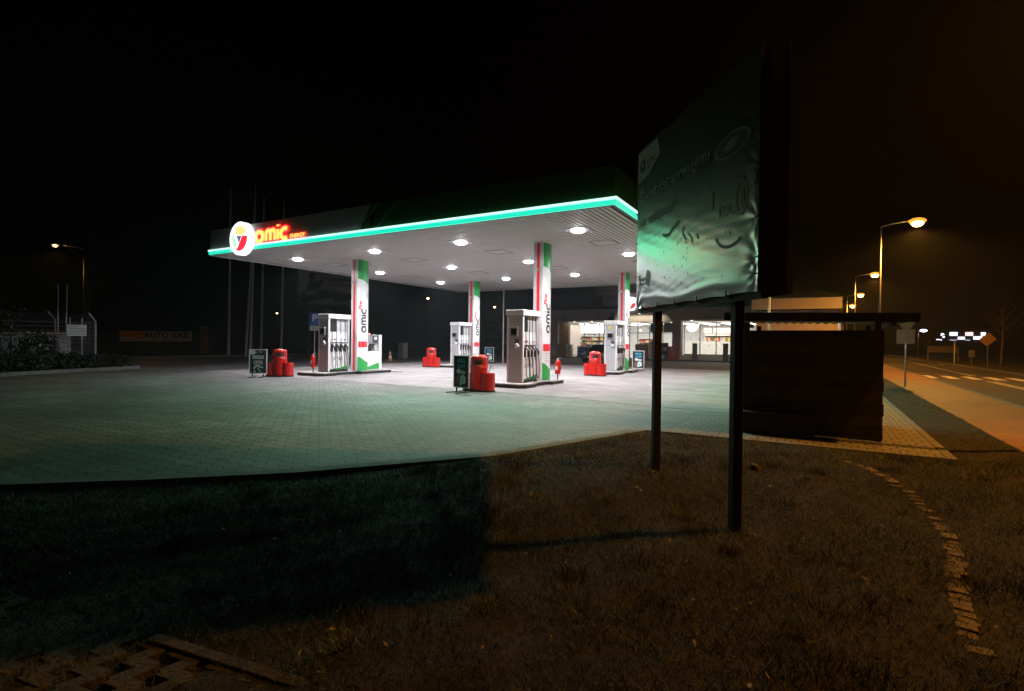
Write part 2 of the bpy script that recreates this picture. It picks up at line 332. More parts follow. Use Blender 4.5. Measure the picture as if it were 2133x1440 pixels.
# pavement, road and markings
MB().box(2.58,4.4,-12,150,-.3,0).build('pavement',M['side'],kind='structure')
MB().box(4.4,4.55,-12,150,-.3,.012).build('road_kerb',M['kerb'],kind='structure')
MB().box(4.55,10.0,-12,170,-.3,-.12).build('road',M['asph'],kind='structure')
MB().box(10.0,10.14,-12,170,-.3,-.0).build('far_road_kerb',M['kerb'],kind='structure')
rm=MB(); z0,z1=-.117,-.1155
for i in range(6): 
    x=4.8+i*.9; rm.box(x,x+.42,34.9,37.85,z0,z1)
for x in (4.93,5.8): rm.box(x,x+.7,40.0,40.14,z0,z1)
for x in (6.8,7.02): rm.box(x,x+.09,22,33.4,z0,z1)
for x in (7.25,7.42): rm.box(x,x+.09,38.9,41.5,z0,z1)
P=[(7.36,41.5),(7.4,45),(7.5,50),(7.75,62),(8.1,76)]
strip_along(P,-.06,.06,z0,z1,rm)
for y in range(60,140,6): rm.box(9.3,9.42,y,y+3,z0,z1)
for y in range(80,150,9): rm.box(6.2,6.32,y,y+4,z0,z1)
rm.build('road_marking',M['line'],kind='structure')
# ------------------------------------------------------------------ grass
def blades(name, xy, ln, wd, tilt, m, kind='stuff'):
    n=len(xy); z=hgt(xy[:,0],xy[:,1])-.004; a=rng.uniform(0,2*np.pi,n); b=rng.uniform(0,2*np.pi,n)
    t=rng.uniform(tilt[0],tilt[1],n); l=rng.uniform(ln[0],ln[1],n); w=rng.uniform(wd[0],wd[1],n)
    base=np.stack([xy[:,0],xy[:,1],z],1); side=np.stack([np.cos(a),np.sin(a),0*a],1)*w[:,None]
    tip=base+np.stack([np.cos(b)*np.sin(t),np.sin(b)*np.sin(t),np.cos(t)],1)*l[:,None]
    co=np.stack([base-side,base+side,tip],1).reshape(-1,3); return np_mesh(name,co,np.arange(3*n).reshape(-1,3),m,kind=kind)
n=700000; xy=np.stack([rng.uniform(-8,2.6,n),rng.uniform(.7,9.3,n)],1)
xy2=np.stack([rng.uniform(1.6,2.6,50000),rng.uniform(9.2,24,50000)],1); xy=np.vstack([xy,xy2])
d=edge_d(xy[:,0],xy[:,1]); r=np.hypot(xy[:,0],xy[:,1])
patch=.55+.45*np.sin(2.3*xy[:,0]+.7*xy[:,1])*np.sin(1.9*xy[:,1]-.8*xy[:,0]+1)
keep=(d>.03)&(xy[:,0]<2.56)&(rng.uniform(0,1,len(d))<np.clip(1.35-.075*r,.3,1)*(.35+.65*patch))
keep&=~((xy[:,1]<1.62+.15*(xy[:,0]+3.2))&(xy[:,0]>-4.2)&(xy[:,0]<.5)&(rng.uniform(0,1,len(d))<.55))
blades('lawn_grass',xy[keep],(.025,.085),(.0014,.0032),(.4,1.5),M['straw'])
tc=np.stack([rng.uniform(-6.5,2.3,150),rng.uniform(1.9,9,150)],1)[:70]; tx=[]
for c in tc:
    k=rng.integers(60,190); tx.append(c+rng.normal(0,rng.uniform(.05,.14),(k,2)))
tx=np.vstack(tx); tx=tx[(edge_d(tx[:,0],tx[:,1])>.05)&(tx[:,0]<2.5)]
sc_=np.stack([rng.uniform(-7,2.4,260),rng.uniform(1.5,9.1,260)],1); sx_=np.vstack([c+rng.normal(0,rng.uniform(.04,.16),(int(rng.integers(40,200)),2)) for c in sc_]); sx_=sx_[(edge_d(sx_[:,0],sx_[:,1])>.05)&(sx_[:,0]<2.55)]
M['straw2']=mat('long_dry_grass',(.13,.145,.085),.8,var=.7,scale=29)
blades('dry_tufts',sx_,(.06,.16),(.0014,.003),(.35,1.35),M['straw2'])
blades('grass_tufts',tx,(.05,.13),(.0015,.0035),(.1,.9),M['tuft'])
# fallen leaves
lv=MB()
for i in range(330):
    x,y=rng.uniform(-6,2.4),rng.uniform(1.6,9.2)
    if edge_d(x,y)<.1: continue
    z=float(hgt(x,y))+.02; s=rng.uniform(.012,.032); Mx=Matrix.Translation((x,y,z))@Euler((rng.uniform(-.6,.6),rng.uniform(-.6,.6),rng.uniform(0,6.28))).to_matrix().to_4x4()
    lv.add([Mx@Vector(p) for p in ((-s,0,0),(-.3*s,-.5*s,.2*s),(s,0,0),(-.2*s,.55*s,.25*s))],[(0,1,2,3)])
lv.build('fallen_leaves',M['card'],kind='stuff')
# grass-grid pavers in the bottom left corner
a=Vector((.988,.153,0)); bdir=Vector((.153,-.988,0)); org=Vector((-3.3,1.62,0)); gp=MB()
def gpt(u,v): p=org+a*u+bdir*v; return (p.x,p.y)
for k in range(-4,10):
    u0=-.3+k*.27; pl=[]; u,v=u0,.05
    for s in range(12):
        pl+=[(u,v),(u+.15,v)]; u+=.1; v+=.145
    pl=pl[:]
    for i in range(len(pl)-1):
        (x0,y0),(x1,y1)=pl[i],pl[i+1]; dx,dy=x1-x0,y1-y0; q=math.hypot(dx,dy); dx/=q; dy/=q; w=.044
        c=[(x0-dx*.02-dy*w,y0-dy*.02+dx*w),(x0-dx*.02+dy*w,y0-dy*.02-dx*w),(x1+dx*.02+dy*w,y1+dy*.02-dx*w),(x1+dx*.02-dy*w,y1+dy*.02+dx*w)]
        if max(p[0] for p in c)>2.2 : continue
        gp.prism([gpt(*p) for p in c],-.3,-.192+.0011*(i%7)+.0004*(k%5))
M['gridp']=mat('dirty_grid_paver',(.05,.044,.034),.95,var=.5,scale=9,bump=.6)
gp.build('grid_pavers',M['gridp'],kind='structure',bevel=.006)
q=[gpt(-.02,-.02),gpt(2.6,-.02),gpt(2.6,.055),gpt(-.02,.055)]
MB().prism(q,-.35,-.175).build('paver_edging',M['gridp'],kind='structure',bevel=.008)
# curved row of small stones half sunk in the lawn
path=[(.78,3.95),(.80,4.3),(.84,4.75),(.92,5.3),(1.0,5.8),(1.03,6.3),(1.0,6.8),(.9,7.3),(.72,7.75),(.5,8.1),(.28,8.36)]
seg=[0]
for i in range(1,len(path)): seg.append(seg[-1]+math.dist(path[i-1],path[i]))
sv=[]
for k in range(3):
    mb=MB(); mb.box(-.062,.062,-.047,.047,-.06,.012)
    mb.v=[(x*rng.uniform(.88,1.1),y*rng.uniform(.85,1.05),z*rng.uniform(.8,1.1)) for x,y,z in mb.v]; sv.append(mb)
s=0;cnt=0;base=[]
where=['at the near end of','low in the near half of','in the near half of','midway along','on the bend of','past the bend of','in the far half of','near the far end of']
while s<seg[-1]:
    x=float(np.interp(s,seg,[p[0] for p in path])); y=float(np.interp(s,seg,[p[1] for p in path]))
    x2=float(np.interp(s+.05,seg,[p[0] for p in path])); y2=float(np.interp(s+.05,seg,[p[1] for p in path]))
    ang=math.atan2(y2-y,x2-x)-math.pi/2
    if cnt<3: o=sv[cnt].build('edging_stone',M['stone'],bevel=.012); base.append(o)
    else: o=base[cnt%3].copy(); C.objects.link(o)
    o.location=(x+rng.normal(0,.012),y,float(hgt(x,y))+rng.uniform(-.012,.006)); o.rotation_euler=(rng.normal(0,.025),rng.normal(0,.025),ang+rng.normal(0,.12))
    tag(o,'rough ochre paving stone half sunk in the lawn, one of the curved row','paving stone','stones of the curved row in the lawn')
    s+=rng.uniform(.094,.103) if rng.uniform()<.93 else .2; cnt+=1
# ================================================================== canopy
CX0,CX1,CY0,CY1,CZ,CT=-22.55,-4.65,13.07,31.2,5.07,6.1
can=thing('fuel_canopy','wide flat forecourt canopy edged with a glowing green light strip, standing on four printed columns','canopy',((CX0+CX1)/2,(CY0+CY1)/2,0))
O=can.location
def L(x,y,z): return (x-O.x,y-O.y,z)
b=MB(); b.box(*[CX0+.1-O.x,CX1-.1-O.x,CY0+.1-O.y,CY1-.1-O.y],CZ+.12,CT-.15); b.build('roof_slab',M['dgrey'],can)
pts=[];x=CX0+.12
b=MB()
while x<CX1-.2:                         # slatted soffit with open grooves, slats run front to back
    b.box(x-O.x,x+.128-O.x,CY0+.12-O.y,CY1-.12-O.y,CZ+.03,CZ+.055); x+=.16
b.mat(1).box(CX0+.1-O.x,CX1-.1-O.x,CY0+.1-O.y,CY1-.1-O.y,CZ+.085,CZ+.11)
b.build('soffit',[M['soffit'],M['dgrey']],can)
b=MB(); t=.1                              # fascia, all round; the green panels start past a slanted cut
b.box(CX0-O.x,-13.2-O.x,CY0-O.y,CY0+t-O.y,CZ,CT); b.mat(1).box(-13.2-O.x,CX1-O.x,CY0-O.y,CY0+t-O.y,CZ,CT)
b.mat(1).box(CX1-t-O.x,CX1-O.x,CY0+t-O.y,CY1-t-O.y,CZ,CT).mat(0).box(CX0-O.x,CX0+t-O.x,CY0+t-O.y,CY1-t-O.y,CZ,CT).box(CX0-O.x,CX1-O.x,CY1-t-O.y,CY1-O.y,CZ,CT)
b.build('fascia',[M['fascia'],M['dgreen']],can)
b=MB(); F=frame(L(0,CY0-.003,0),(1,0,0),(0,0,1))
b.extr([(-13.2,5.29),(-13.7,5.29),(-12.75,CT-.01),(-13.2,CT-.01)],F,.004)
b.build('green_graphic',M['dgreen'],can)
b=MB()
for x0 in (-13.85,-12.95): b.extr([(x0,5.29),(x0+.05,5.29),(x0+1.0,CT-.02),(x0+.95,CT-.02)],frame(L(0,CY0-.008,0),(1,0,0),(0,0,1)),.003)
b.build('slanted_stripe',M['green'],can)
# light strip: bright tube over a green diffuser
hi=MB(); lo=MB()
for x0,x1 in ((CX0-.02,-20.95),(-19.5,CX1+.1)):
    hi.box(x0-O.x,x1-O.x,CY0-.10-O.y,CY0-.002-O.y,5.2,5.265); lo.box(x0+.02-O.x,x1-.02-O.x,CY0-.08-O.y,CY0-.002-O.y,5.065,5.198)
hi.box(CX1+.002-O.x,CX1+.10-O.x,CY0-.001-O.y,CY1-O.y,5.2,5.265); lo.box(CX1+.002-O.x,CX1+.08-O.x,CY0-.001-O.y,CY1-O.y,5.065,5.198)
hi.build('led_tube',M['led_hi'],can,bevel=.012); lo.build('light_strip',M['led_lo'],can,bevel=.01)
tr=MB(); tr.box(CX0-.02-O.x,CX1-O.x,CY1-O.y,CY1+.05-O.y,CZ-.04,CZ+.06).box(CX0-.05-O.x,CX0-O.x,CY0-O.y,CY1+.05-O.y,CZ-.04,CZ+.06); tr.build('edge_trim',M['lgrey'],can)
def area(name, loc, rot, sx, sy, col, p, parent=None, spread=180):
    l=bpy.data.lights.new(name,'AREA'); l.shape='RECTANGLE'; l.size=sx; l.size_y=sy; l.color=col; l.energy=p; l.spread=R(spread)
    o=bpy.data.objects.new(name,l); C.objects.link(o); o.location=loc; o.rotation_euler=rot; o.parent=parent; return o
# the strip's own light: thrown out and down from under its upper lip
area('strip_light',L(-15.8,CY0-.13,5.1),(R(-66),0,0),7.4,.06,GREEN,P_STRIP*.29,can,150)
area('strip_light',L(-8.4,CY0-.13,5.1),(R(-27),0,0),7.4,.06,GREEN,P_STRIP*.5,can,100)
area('strip_light',L(-21.75,CY0-.13,5.1),(R(-60),0,0),1.5,.06,GREEN,P_STRIP*.08,can,150)
area('strip_light',L(CX1+.13,(CY0+CY1)/2,5.1),(0,R(-38),0),.06,18,GREEN,P_STRIP*1.3,can,104)
# downlights 4 x 3
for i,x in enumerate((-20.2,-15.53,-11.3,-6.74)):
    for y in (15.62,20.72,25.85):
        b=MB(); b.lathe([(.215,.03),(.215,.0),(.2,-.03),(.15,-.06),(.07,-.074),(.001,-.077)],L(x,y,CZ+.01),24); d=b.build('downlight',M['lamp'],can,smooth=True)
        b=MB(); b.box(x-.42-O.x,x+.42-O.x,y-.42-O.y,y+.42-O.y,CZ+.018,CZ+.027); b.build('mounting_plate',M['lgrey'],d)
        l=bpy.data.lights.new('downlight_beam','SPOT'); l.energy=P_CANOPY; l.color=WHITE; l.spot_size=R(152); l.spot_blend=.8; l.shadow_soft_size=.17
        o=bpy.data.objects.new('downlight_beam',l); C.objects.link(o); o.parent=can; o.location=L(x,y,CZ-.1)
        l=bpy.data.lights.new('downlight_spill','SPOT'); l.energy=P_CANOPY*.15; l.color=(.93,.97,1); l.spot_size=R(170); l.spot_blend=.1; l.shadow_soft_size=.17
        o=bpy.data.objects.new('downlight_spill',l); C.objects.link(o); o.parent=can; o.location=L(x,y,CZ-.1)
for x,y in ((-15.6,18.1),(-19.8,22.7),(-11.15,18.0),(-15.5,23.0),(-20.0,17.6),(-6.75,18.0),(-11.1,23.1),(-11.3,28.5),(-19.9,28),(-6.8,23.1)):
    b=MB(); b.box(x-.4-O.x,x+.4-O.x,y-.4-O.y,y+.4-O.y,CZ+.02,CZ+.026); h=b.build('access_panel',M['soffit'],can)
    b=MB(); w=.022
    for q in ((x-.42,x+.42,y-.42,y-.42+w),(x-.42,x+.42,y+.42-w,y+.42),(x-.42,x-.42+w,y-.42+w,y+.42-w),(x+.42-w,x+.42,y-.42+w,y+.42-w)): b.box(q[0]-O.x,q[1]-O.x,q[2]-O.y,q[3]-O.y,CZ+.012,CZ+.019)
    b.build('panel_gap',M['dgrey'],h)
# round sign
sc=Vector(L(-20.12,12.83,5.52)); FS=frame((sc.x,sc.y-.001,sc.z),(1,0,0),(0,0,1))
b=MB(); b.extr(arc(0,0,.66,.66,0,352.5,47),frame((sc.x,sc.y+.22,sc.z),(1,0,0),(0,0,1)),.22); sg=b.build('round_sign',M['sg_white'],can)
def sect(name,pts,m): MB().extr(pts,FS,.008).build(name,m,sg)
sect('yellow_segment',[(-.28,.18)]+arc(0,0,.5,.5,122,30,12)+[(.22,.1)],M['sg_yel'])
sect('mint_segment',[(-.32,.12)]+arc(0,0,.5,.5,140,225,12)+[(-.12,-.3)],M['sg_mint'])
sect('slate_triangle',[(-.2,.12),(.14,.1),(-.04,-.2)],M['sg_blue'])
sect('red_segment',[(.18,.1)]+arc(0,0,.5,.5,8,-118,16)+[(-.1,-.32),(-.02,-.2)],M['sg_red'])
# lettering on the fascia
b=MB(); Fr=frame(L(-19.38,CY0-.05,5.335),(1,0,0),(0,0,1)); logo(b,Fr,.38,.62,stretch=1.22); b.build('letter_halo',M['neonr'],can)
b=MB(); Fr=frame(L(-19.38,CY0-.075,5.335),(1,0,0),(0,0,1)); logo(b,Fr,.38,.36,stretch=1.22); b.build('logo_lettering',M['neon'],can)
text('small_lettering','ENERGY',.2,frame(L(-17.28,CY0-.07,5.32),(1,0,0),(0,0,1)),M['neon'],can,width=.82,bold=.012)
text('small_lettering_halo','ENERGY',.2,frame(L(-17.29,CY0-.05,5.315),(1,0,0),(0,0,1)),M['neonr'],can,width=.84,bold=.05)
# columns -----------------------------------------------------------
COLS={'FR':(-8.66,16.97),'FL':(-17.83,16.9),'BR':(-8.62,26.08),'BL':(-17.9,26.1)}
def column(cx,cy):
    W_,D_,BU=.37,.66,.075      # x width, y depth, bulge of the printed faces ; (cx,cy) is the near right corner
    ox,oy=cx-O.x,cy-O.y
    def bul(y): u=2*y/D_-1; return BU*(1-u*u)
    prof=[(bul(D_*i/12)+0,D_*i/12) for i in range(13)]+[(-W_-bul(D_-D_*i/12),D_-D_*i/12) for i in range(13)]
    col=MB().prism([(ox+p[0],oy+p[1]) for p in prof],.15,CZ+.03).build('column',M['white'],can)
    def patch(name,z_lo,z_hi,m,y0=0.012,y1=D_-.012,off=.004,n=14):
        b=MB(); vs=[];fs=[]
        for i in range(n+1):
            y=y0+(y1-y0)*i/n; x=bul(y)+off
            vs+=[(ox+x,oy+y,z_lo(i/n)),(ox+x,oy+y,z_hi(i/n))]
        b.add(vs,[(2*i,2*i+2,2*i+3,2*i+1) for i in range(n)]); return b.build(name,m,col,smooth=True)
    patch('green_cap',lambda t:4.24-.24*t*t,lambda t:CZ+.02,M['green'])
    patch('green_wave',lambda t:.152,lambda t:.78-.34*sm(t)+.1*t*t,M['green'])
    patch('red_label',lambda t:1.2,lambda t:1.46,M['redp'],.05,D_-.08)
    def onface(p): return Vector((ox+bul(p.y-oy)+.006,p.y,p.z))
    F1=frame((ox,oy+.46,1.86),(0,0,1),(0,-1,0))      # text runs upwards
    b=MB(); logo(b,F1,.25,.29,post=onface,stretch=1.0); b.build('logo_lettering',M['ink'],col)
    text('red_lettering','Pro',.21,frame((ox,oy+.2,2.86),(0,0,1),(0,-1,0)),M['redp'],col,post=onface,width=.4,shear=.2,bold=.045)
    b=MB()
    for k,z in enumerate((1.12,1.03,.95,.87,.80)):
        for j in range(3): b.ribbon([(.14+.13*j,z),(.14+.13*j+rng.uniform(.07,.12),z)],.018,frame((ox,oy,0),(0,1,0),(0,0,1)))
    b.v=[tuple(onface(Vector(v))) for v in b.v]; b.build('small_print',M['grey'],col)
    b=MB()
    for z in (1.29,1.37): b.ribbon([(.16,z),(.46,z)],.03,frame((ox,oy,0),(0,1,0),(0,0,1)))
    b.v=[tuple(onface(Vector(v))+Vector((.003,0,0))) for v in b.v]; b.build('label_print',M['white'],col)
    b=MB(); pn=[(.5,3.44),(.6,3.44),(.6,3.6),(.5,3.6)]; b.ribbon(pn,.02,frame((ox,oy,0),(0,1,0),(0,0,1)),True); b.v=[tuple(onface(Vector(v))) for v in b.v]; b.build('pump_number',M['ink'],col)
    b=MB(); b.box(ox-.235,ox-.125,oy-.016,oy-.002,.16,CZ+.02); b.build('red_stripe',M['redp'],col)
    b=MB(); b.box(ox-.36,ox-.245,oy-.012,oy-.002,.16,CZ+.02).box(ox-.115,ox-.01,oy-.012,oy-.002,.16,CZ+.02); b.build('metal_stripe',M['lgrey'],col)
    b=MB(); b.tube([(ox-.18,oy-.02,4.15),(ox-.18,oy-.13,4.12),(ox-.1,oy-.2,4.06)],.03,8); b.build('camera',M['lgrey'],col,smooth=True)
    return col
for k in COLS: column(*COLS[k])
# ================================================================== islands and pumps
def island(name,label,x,y,ln,rear):
    t=thing(name,label,'pump island',(x,y,0),0,'pump islands under the canopy')
    # (x,y) is the near right corner; dumb-bell outline, recessed beside the pump
    w=1.55; pr=[(-.22,0),(0,.25),(0,.92),(-.2,1.0),(-.2,rear),(0,rear+.08),(0,ln-.2),(-.2,ln),(-w+.2,ln),(-w,ln-.2),(-w,rear+.08),(-w+.2,rear),(-w+.2,1.0),(-w,.92),(-w,.25),(-w+.22,0)]
    MB().prism(pr,.0,.105).build('plinth',M['black'],t,bevel=.01)
    b=MB(); b.prism([(p[0]*1.0+(.02 if p[0]>-w/2 else -.02),p[1]) for p in pr],.107,.15); b.build('slab',M['concrete'],t,bevel=.012); return t
island('pump_island','nearest dark edged concrete island, under the pump beside the drink poster',-8.32,15.0,3.3,2.1)
island('pump_island','front left concrete island carrying a pump, an extinguisher and the gas dispenser',-17.72,14.75,4.4,2.25)
island('pump_island','right rear concrete island under the brightly lit pump with the yellow warning sticker',-8.3,24.15,3.3,2.1)
island('pump_island','far left rear concrete island, the farthest of the four',-17.6,24.15,3.3,2.1)
def make_pump():
    t=thing('fuel_pump','x','fuel pump',(0,0,0),0,'fuel pumps under the canopy')
    W2,Ln,H=.3,1.15,2.3     # half width x, length y (origin near end centre on the island)
    M['endp']=mat('pump_end_panel',(.4,.42,.45),.4,var=.06,scale=3)
    for ya,yb in ((0,.09),(Ln-.1,Ln)): MB().box(-W2,W2,ya,yb,0,2.262).build('end_panel',M['endp'],t,bevel=.012)
    b=MB(); b.box(-W2+.09,W2-.09,.09,Ln-.1,.09,2.26); b.build('body',M['white'],t,bevel=.012)
    MB().box(-W2+.03,W2-.03,.092,Ln-.102,0,.088).build('base_plinth',M['black'],t)
    b=MB(); b.box(-W2-.05,W2+.05,-.04,Ln+.04,2.265,2.46); b.build('cap',M['white'],t,bevel=.02)
    for s in (1,-1):
        x0=s*(W2-.088); xo=s*(W2-.03)
        bx=lambda mb,xa,xb,*r: mb.box(min(xa,xb),max(xa,xb),*r)
        MBx=MB(); bx(MBx,x0,s*(W2-.075),.1,.47,1.72,2.25); MBx.build('hose_bay',M['black'],t)
        MBx=MB(); bx(MBx,x0,s*(W2-.07),.48,Ln-.105,1.72,2.25); MBx.build('upper_panel',M['lgrey'],t)
        MBx=MB(); bx(MBx,x0,s*(W2-.045),.1,Ln-.105,1.27,1.71); pnl=MBx.build('display_panel',M['white'],t,bevel=.008)
        MBx=MB(); bx(MBx,s*(W2-.044),s*(W2-.04),.56,.76,1.44,1.62); MBx.build('display',M['lcd'],pnl)
        MBx=MB()
        for yy in (.18,.34,.86): bx(MBx,s*(W2-.044),s*(W2-.041),yy,yy+.08,1.36,1.4)
        MBx.build('fuel_label',M['ink'],pnl)
        MBx=MB(); bx(MBx,s*(W2-.044),s*(W2-.041),.33,.4,1.4,1.43); MBx.build('red_fuel_label',M['redp'],pnl)
        MBx=MB(); bx(MBx,x0,s*(W2-.05),.1,Ln-.105,.1,1.255); low=MBx.build('lower_panel',M['white'],t,bevel=.008)
        FF=frame((s*(W2-.046),.22 if s>0 else .94,.5),(0,s,0),(0,0,1)); mb=MB(); logo(mb,FF,.13,.16,stretch=1.1); mb.build('logo_lettering',M['ink'],low)
        n=10; vs=[]
        for i in range(n+1):
            y=.12+(Ln-.24)*i/n; q=i/n if s>0 else 1-i/n; vs+=[(s*(W2-.046),y,.105),(s*(W2-.046),y,.13+.12*q*q)]
        mb=MB(); mb.add(vs,[(2*i,2*i+2,2*i+3,2*i+1) for i in range(n)]); mb.build('green_wave',M['green'],low)
        MBx=MB(); bx(MBx,s*(W2-.045),s*(W2-.03),.1,Ln-.105,1.235,1.255); MBx.build('shelf_line',M['dgrey'],t)
        for k in range(4):
            y=.21+.24*k; X=lambda v: s*(W2+v)
            nb=MB(); nb.box(min(X(-.05),X(-.0)),max(X(-.05),X(0)),y-.045,y+.045,.86,1.18)
            nb.tube([(X(-.03),y,1.2),(X(.045),y+.01,1.16),(X(.085),y+.02,1.08),(X(.095),y+.03,.98),(X(.085),y+.04,.9)],[.02,.026,.034,.03,.02],8)
            nb.tube([(X(.07),y+.02,1.1),(X(.13),y+.05,1.03),(X(.1),y+.045,.93)],.008,6)
            nz=nb.build('nozzle',M['black'],t,smooth=False)
            MB().tube([(X(-.015),y,1.215),(X(.06),y+.012,1.17),(X(.1),y+.022,1.085)],[.022,.03,.02],8).build('nozzle_cover',M['lgrey'],nz,smooth=True)
            jit=rng.uniform(-.02,.02)
            hp=[(X(.0),y-.03,2.25),(X(.015),y-.035,1.9),(X(.03),y-.04,1.3),(X(.05),y-.05+jit,.75),(X(.065),y-.04+jit,.3),(X(.085),y+.0,.12+.03*k%.05),(X(.1),y+.06,.14),(X(.105),y+.1,.35),(X(.1),y+.085,.65),(X(.088),y+.045,.9)]
            # smooth the hose path
            P=[Vector(p) for p in hp]; Q=[]
            for i in range(len(P)-1):
                p0,p1,p2,p3=P[max(i-1,0)],P[i],P[i+1],P[min(i+2,len(P)-1)]
                for q in range(4):
                    u=q/4; Q.append(.5*((2*p1)+(p2-p0)*u+(2*p0-5*p1+4*p2-p3)*u*u+(3*p1-p0-3*p2+p3)*u**3))
            Q.append(P[-1]); MB().tube(Q,.0125,7).build('hose',M['black'],t,smooth=True)
    for x in (-W2-.012,W2-.05):
        b=MB(); b.box(x,x+.062,-.012,.07,.02,2.24); b.build('corner_post',M['white'],t,bevel=.008)
    b=MB(); b.box(-.15,.13,-.075,-.002,1.55,1.86); tm=b.build('card_terminal',M['grey'],t,bevel=.012)
    b=MB(); b.box(-.17,.15,-.11,-.002,1.865,1.89); b.build('terminal_hood',M['white'],tm)
    b=MB(); b.box(-.12,.1,-.079,-.076,1.62,1.82); b.build('screen',M['darkwin'],tm)
    b=MB(); b.box(.03,.2,-.055,-.002,1.33,1.47); b.build('glove_dispenser',M['dgrey'],t,bevel=.01)
    b=MB()
    for i in range(7): b.ball((.11+rng.uniform(-.06,.06),-.06+rng.uniform(-.02,.02),1.25+rng.uniform(-.05,.06)),.045,.04,.05,8,5)
    b.build('paper_towel',M['white'],t,smooth=True)
    b=MB(); b.box(-.2,.03,-.006,-.002,1.235,1.25); b.build('printed_line',M['ink'],t)
    return t
pumps={}
pump0=make_pump()
LAB={'FR':'grey shaded fuel pump, nearest of the four, right of the drink poster and bin',
     'FL':'fuel pump with a red extinguisher at its shaded end, left front of the canopy',
     'BR':'bright white fuel pump with a yellow sticker on its end, right rear',
     'BL':'dazzling white fuel pump farthest from the camera, left rear beside the lone red bin'}
OFF={'FR':(-.27,-1.47),'FL':(-.39,-1.5),'BR':(-.33,-1.18),'BL':(-.45,-1.2)}
for k in ('FR','FL','BR','BL'):
    o=pump0 if k=='FR' else copy_tree(pump0); o.location=(COLS[k][0]+OFF[k][0],COLS[k][1]+OFF[k][1],.15); o['label']=LAB[k]; pumps[k]=o
b=MB(); b.box(-.1,.06,-.006,-.002,2.04,2.17); ys=b.build('warning_sticker',M['yellowp'],pumps['BR'])
b=MB(); b.extr([(-.05,2.07),(.01,2.07),(-.02,2.14)],frame((0,-.0065,0),(1,0,0),(0,0,1)),.002); b.build('warning_triangle',M['ink'],ys)
for k,yy in (('FL',.42),('BL',.42)):
    b=MB(); b.box(.247,.252,yy,yy+.16,1.42,1.66); yp=b.build('yellow_notice',M['yellowp'],pumps[k],bevel=.003)
    b=MB(); b.box(.2525,.254,yy+.13,yy+.15,1.47,1.61); b.build('notice_print',M['ink'],yp)
# ================================================================== LPG dispenser, extinguishers
t=thing('gas_dispenser','low white gas dispenser with a grey display head, behind the front left column','gas dispenser',(-18.15,17.9,.15))
b=MB(); b.box(-.22,.2,-.28,.5,0,.85); b.build('cabinet',M['white'],t,bevel=.012)
b=MB(); b.box(-.23,.21,-.42,-.285,0,.85); b.build('side_panel',M['dgrey'],t)
b=MB(); b.box(-.22,.2,.5,.66,0,1.62); b.build('end_post',M['white'],t,bevel=.012)
b=MB(); b.box(-.18,.16,-.4,.498,1.2,1.62); hd=b.build('display_head',M['grey'],t,bevel=.01)
b=MB(); b.box(.165,.185,.1,.44,1.26,1.58); sc2=b.build('display_frame',M['dgrey'],hd,bevel=.008)
b=MB(); b.box(.187,.19,.2,.34,1.4,1.52); b.build('display',M['lcd'],sc2)
b=MB(); b.box(-.12,.1,-.3,.12,.855,1.19); b.build('nozzle_bay',M['black'],t)
b=MB(); b.box(-.12,.12,.3,.45,.855,1.19); b.build('pillar',M['lgrey'],t)
vs=[]
for i in range(11): q=i/10; vs+=[(.204,-.27+.76*q,.03),(.204,-.27+.76*q,.16+.16*sm(q))]
b=MB(); b.add(vs,[(2*i,2*i+2,2*i+3,2*i+1) for i in range(10)]); b.build('green_wave',M['green'],t)
text('lettering','LPG',.1,frame((.203,-.15,.68),(0,1,0),(0,0,1)),M['ink'],t)
b=MB()
for i in range(3):
    for j in range(2): b.ribbon([(-.1+.18*i,.5-.12*j),(-.04+.18*i,.5-.12*j)],.04,frame((.203,0,0),(0,1,0),(0,0,1)))
b.ribbon([(.08,.72),(.42,.72)],.02,frame((.203,0,0),(0,1,0),(0,0,1))); b.build('pictograms',M['lgrey'],t)
b=MB(); b.ball((0,.05,1.65),.04,.04,.05); b.build('beacon',M['redled'],t); b=MB(); b.ball((.1,-.1,1.18),.025,.025,.02); b.build('indicator',M['redled'],t)
MB().tube([(.15,.72,.02),(.3,.9,-.13),(.5,1.3,-.13),(.45,1.8,-.13)],.012,6).build('hose',M['black'],t)
def extinguisher(label,x,y,z,rz=0):
    t=thing('fire_extinguisher',label,'fire extinguisher',(x,y,z),rz,'fire extinguishers on the islands')
    MB().tube([(0,0,0),(0,0,.2)],.025,8).build('stand',M['dgrey'],t)
    MB().lathe([(.02,.2),(.1,.2),(.105,.24),(.105,.62),(.07,.7),(.025,.73)],n=16).build('cylinder',M['red'],t,smooth=True)
    MB().box(-.045,.045,-.112,-.104,.36,.5).build('sticker',M['white'],t)
    b=MB(); b.tube([(0,0,.73),(0,0,.79)],.02,8).tube([(-.03,0,.77),(.12,-.01,.8)],.012,6); b.build('valve',M['white'],t)
    MB().tube([(.02,0,.76),(.12,.02,.72),(.13,.02,.5),(.11,.02,.32)],.011,6).build('hose',M['black'],t,smooth=True); return t
extinguisher('red fire extinguisher on a stand at the shaded end of the front left pump',-18.52,15.12,.15)
extinguisher('red fire extinguisher just behind the nearest column',-8.45,17.86,.15)
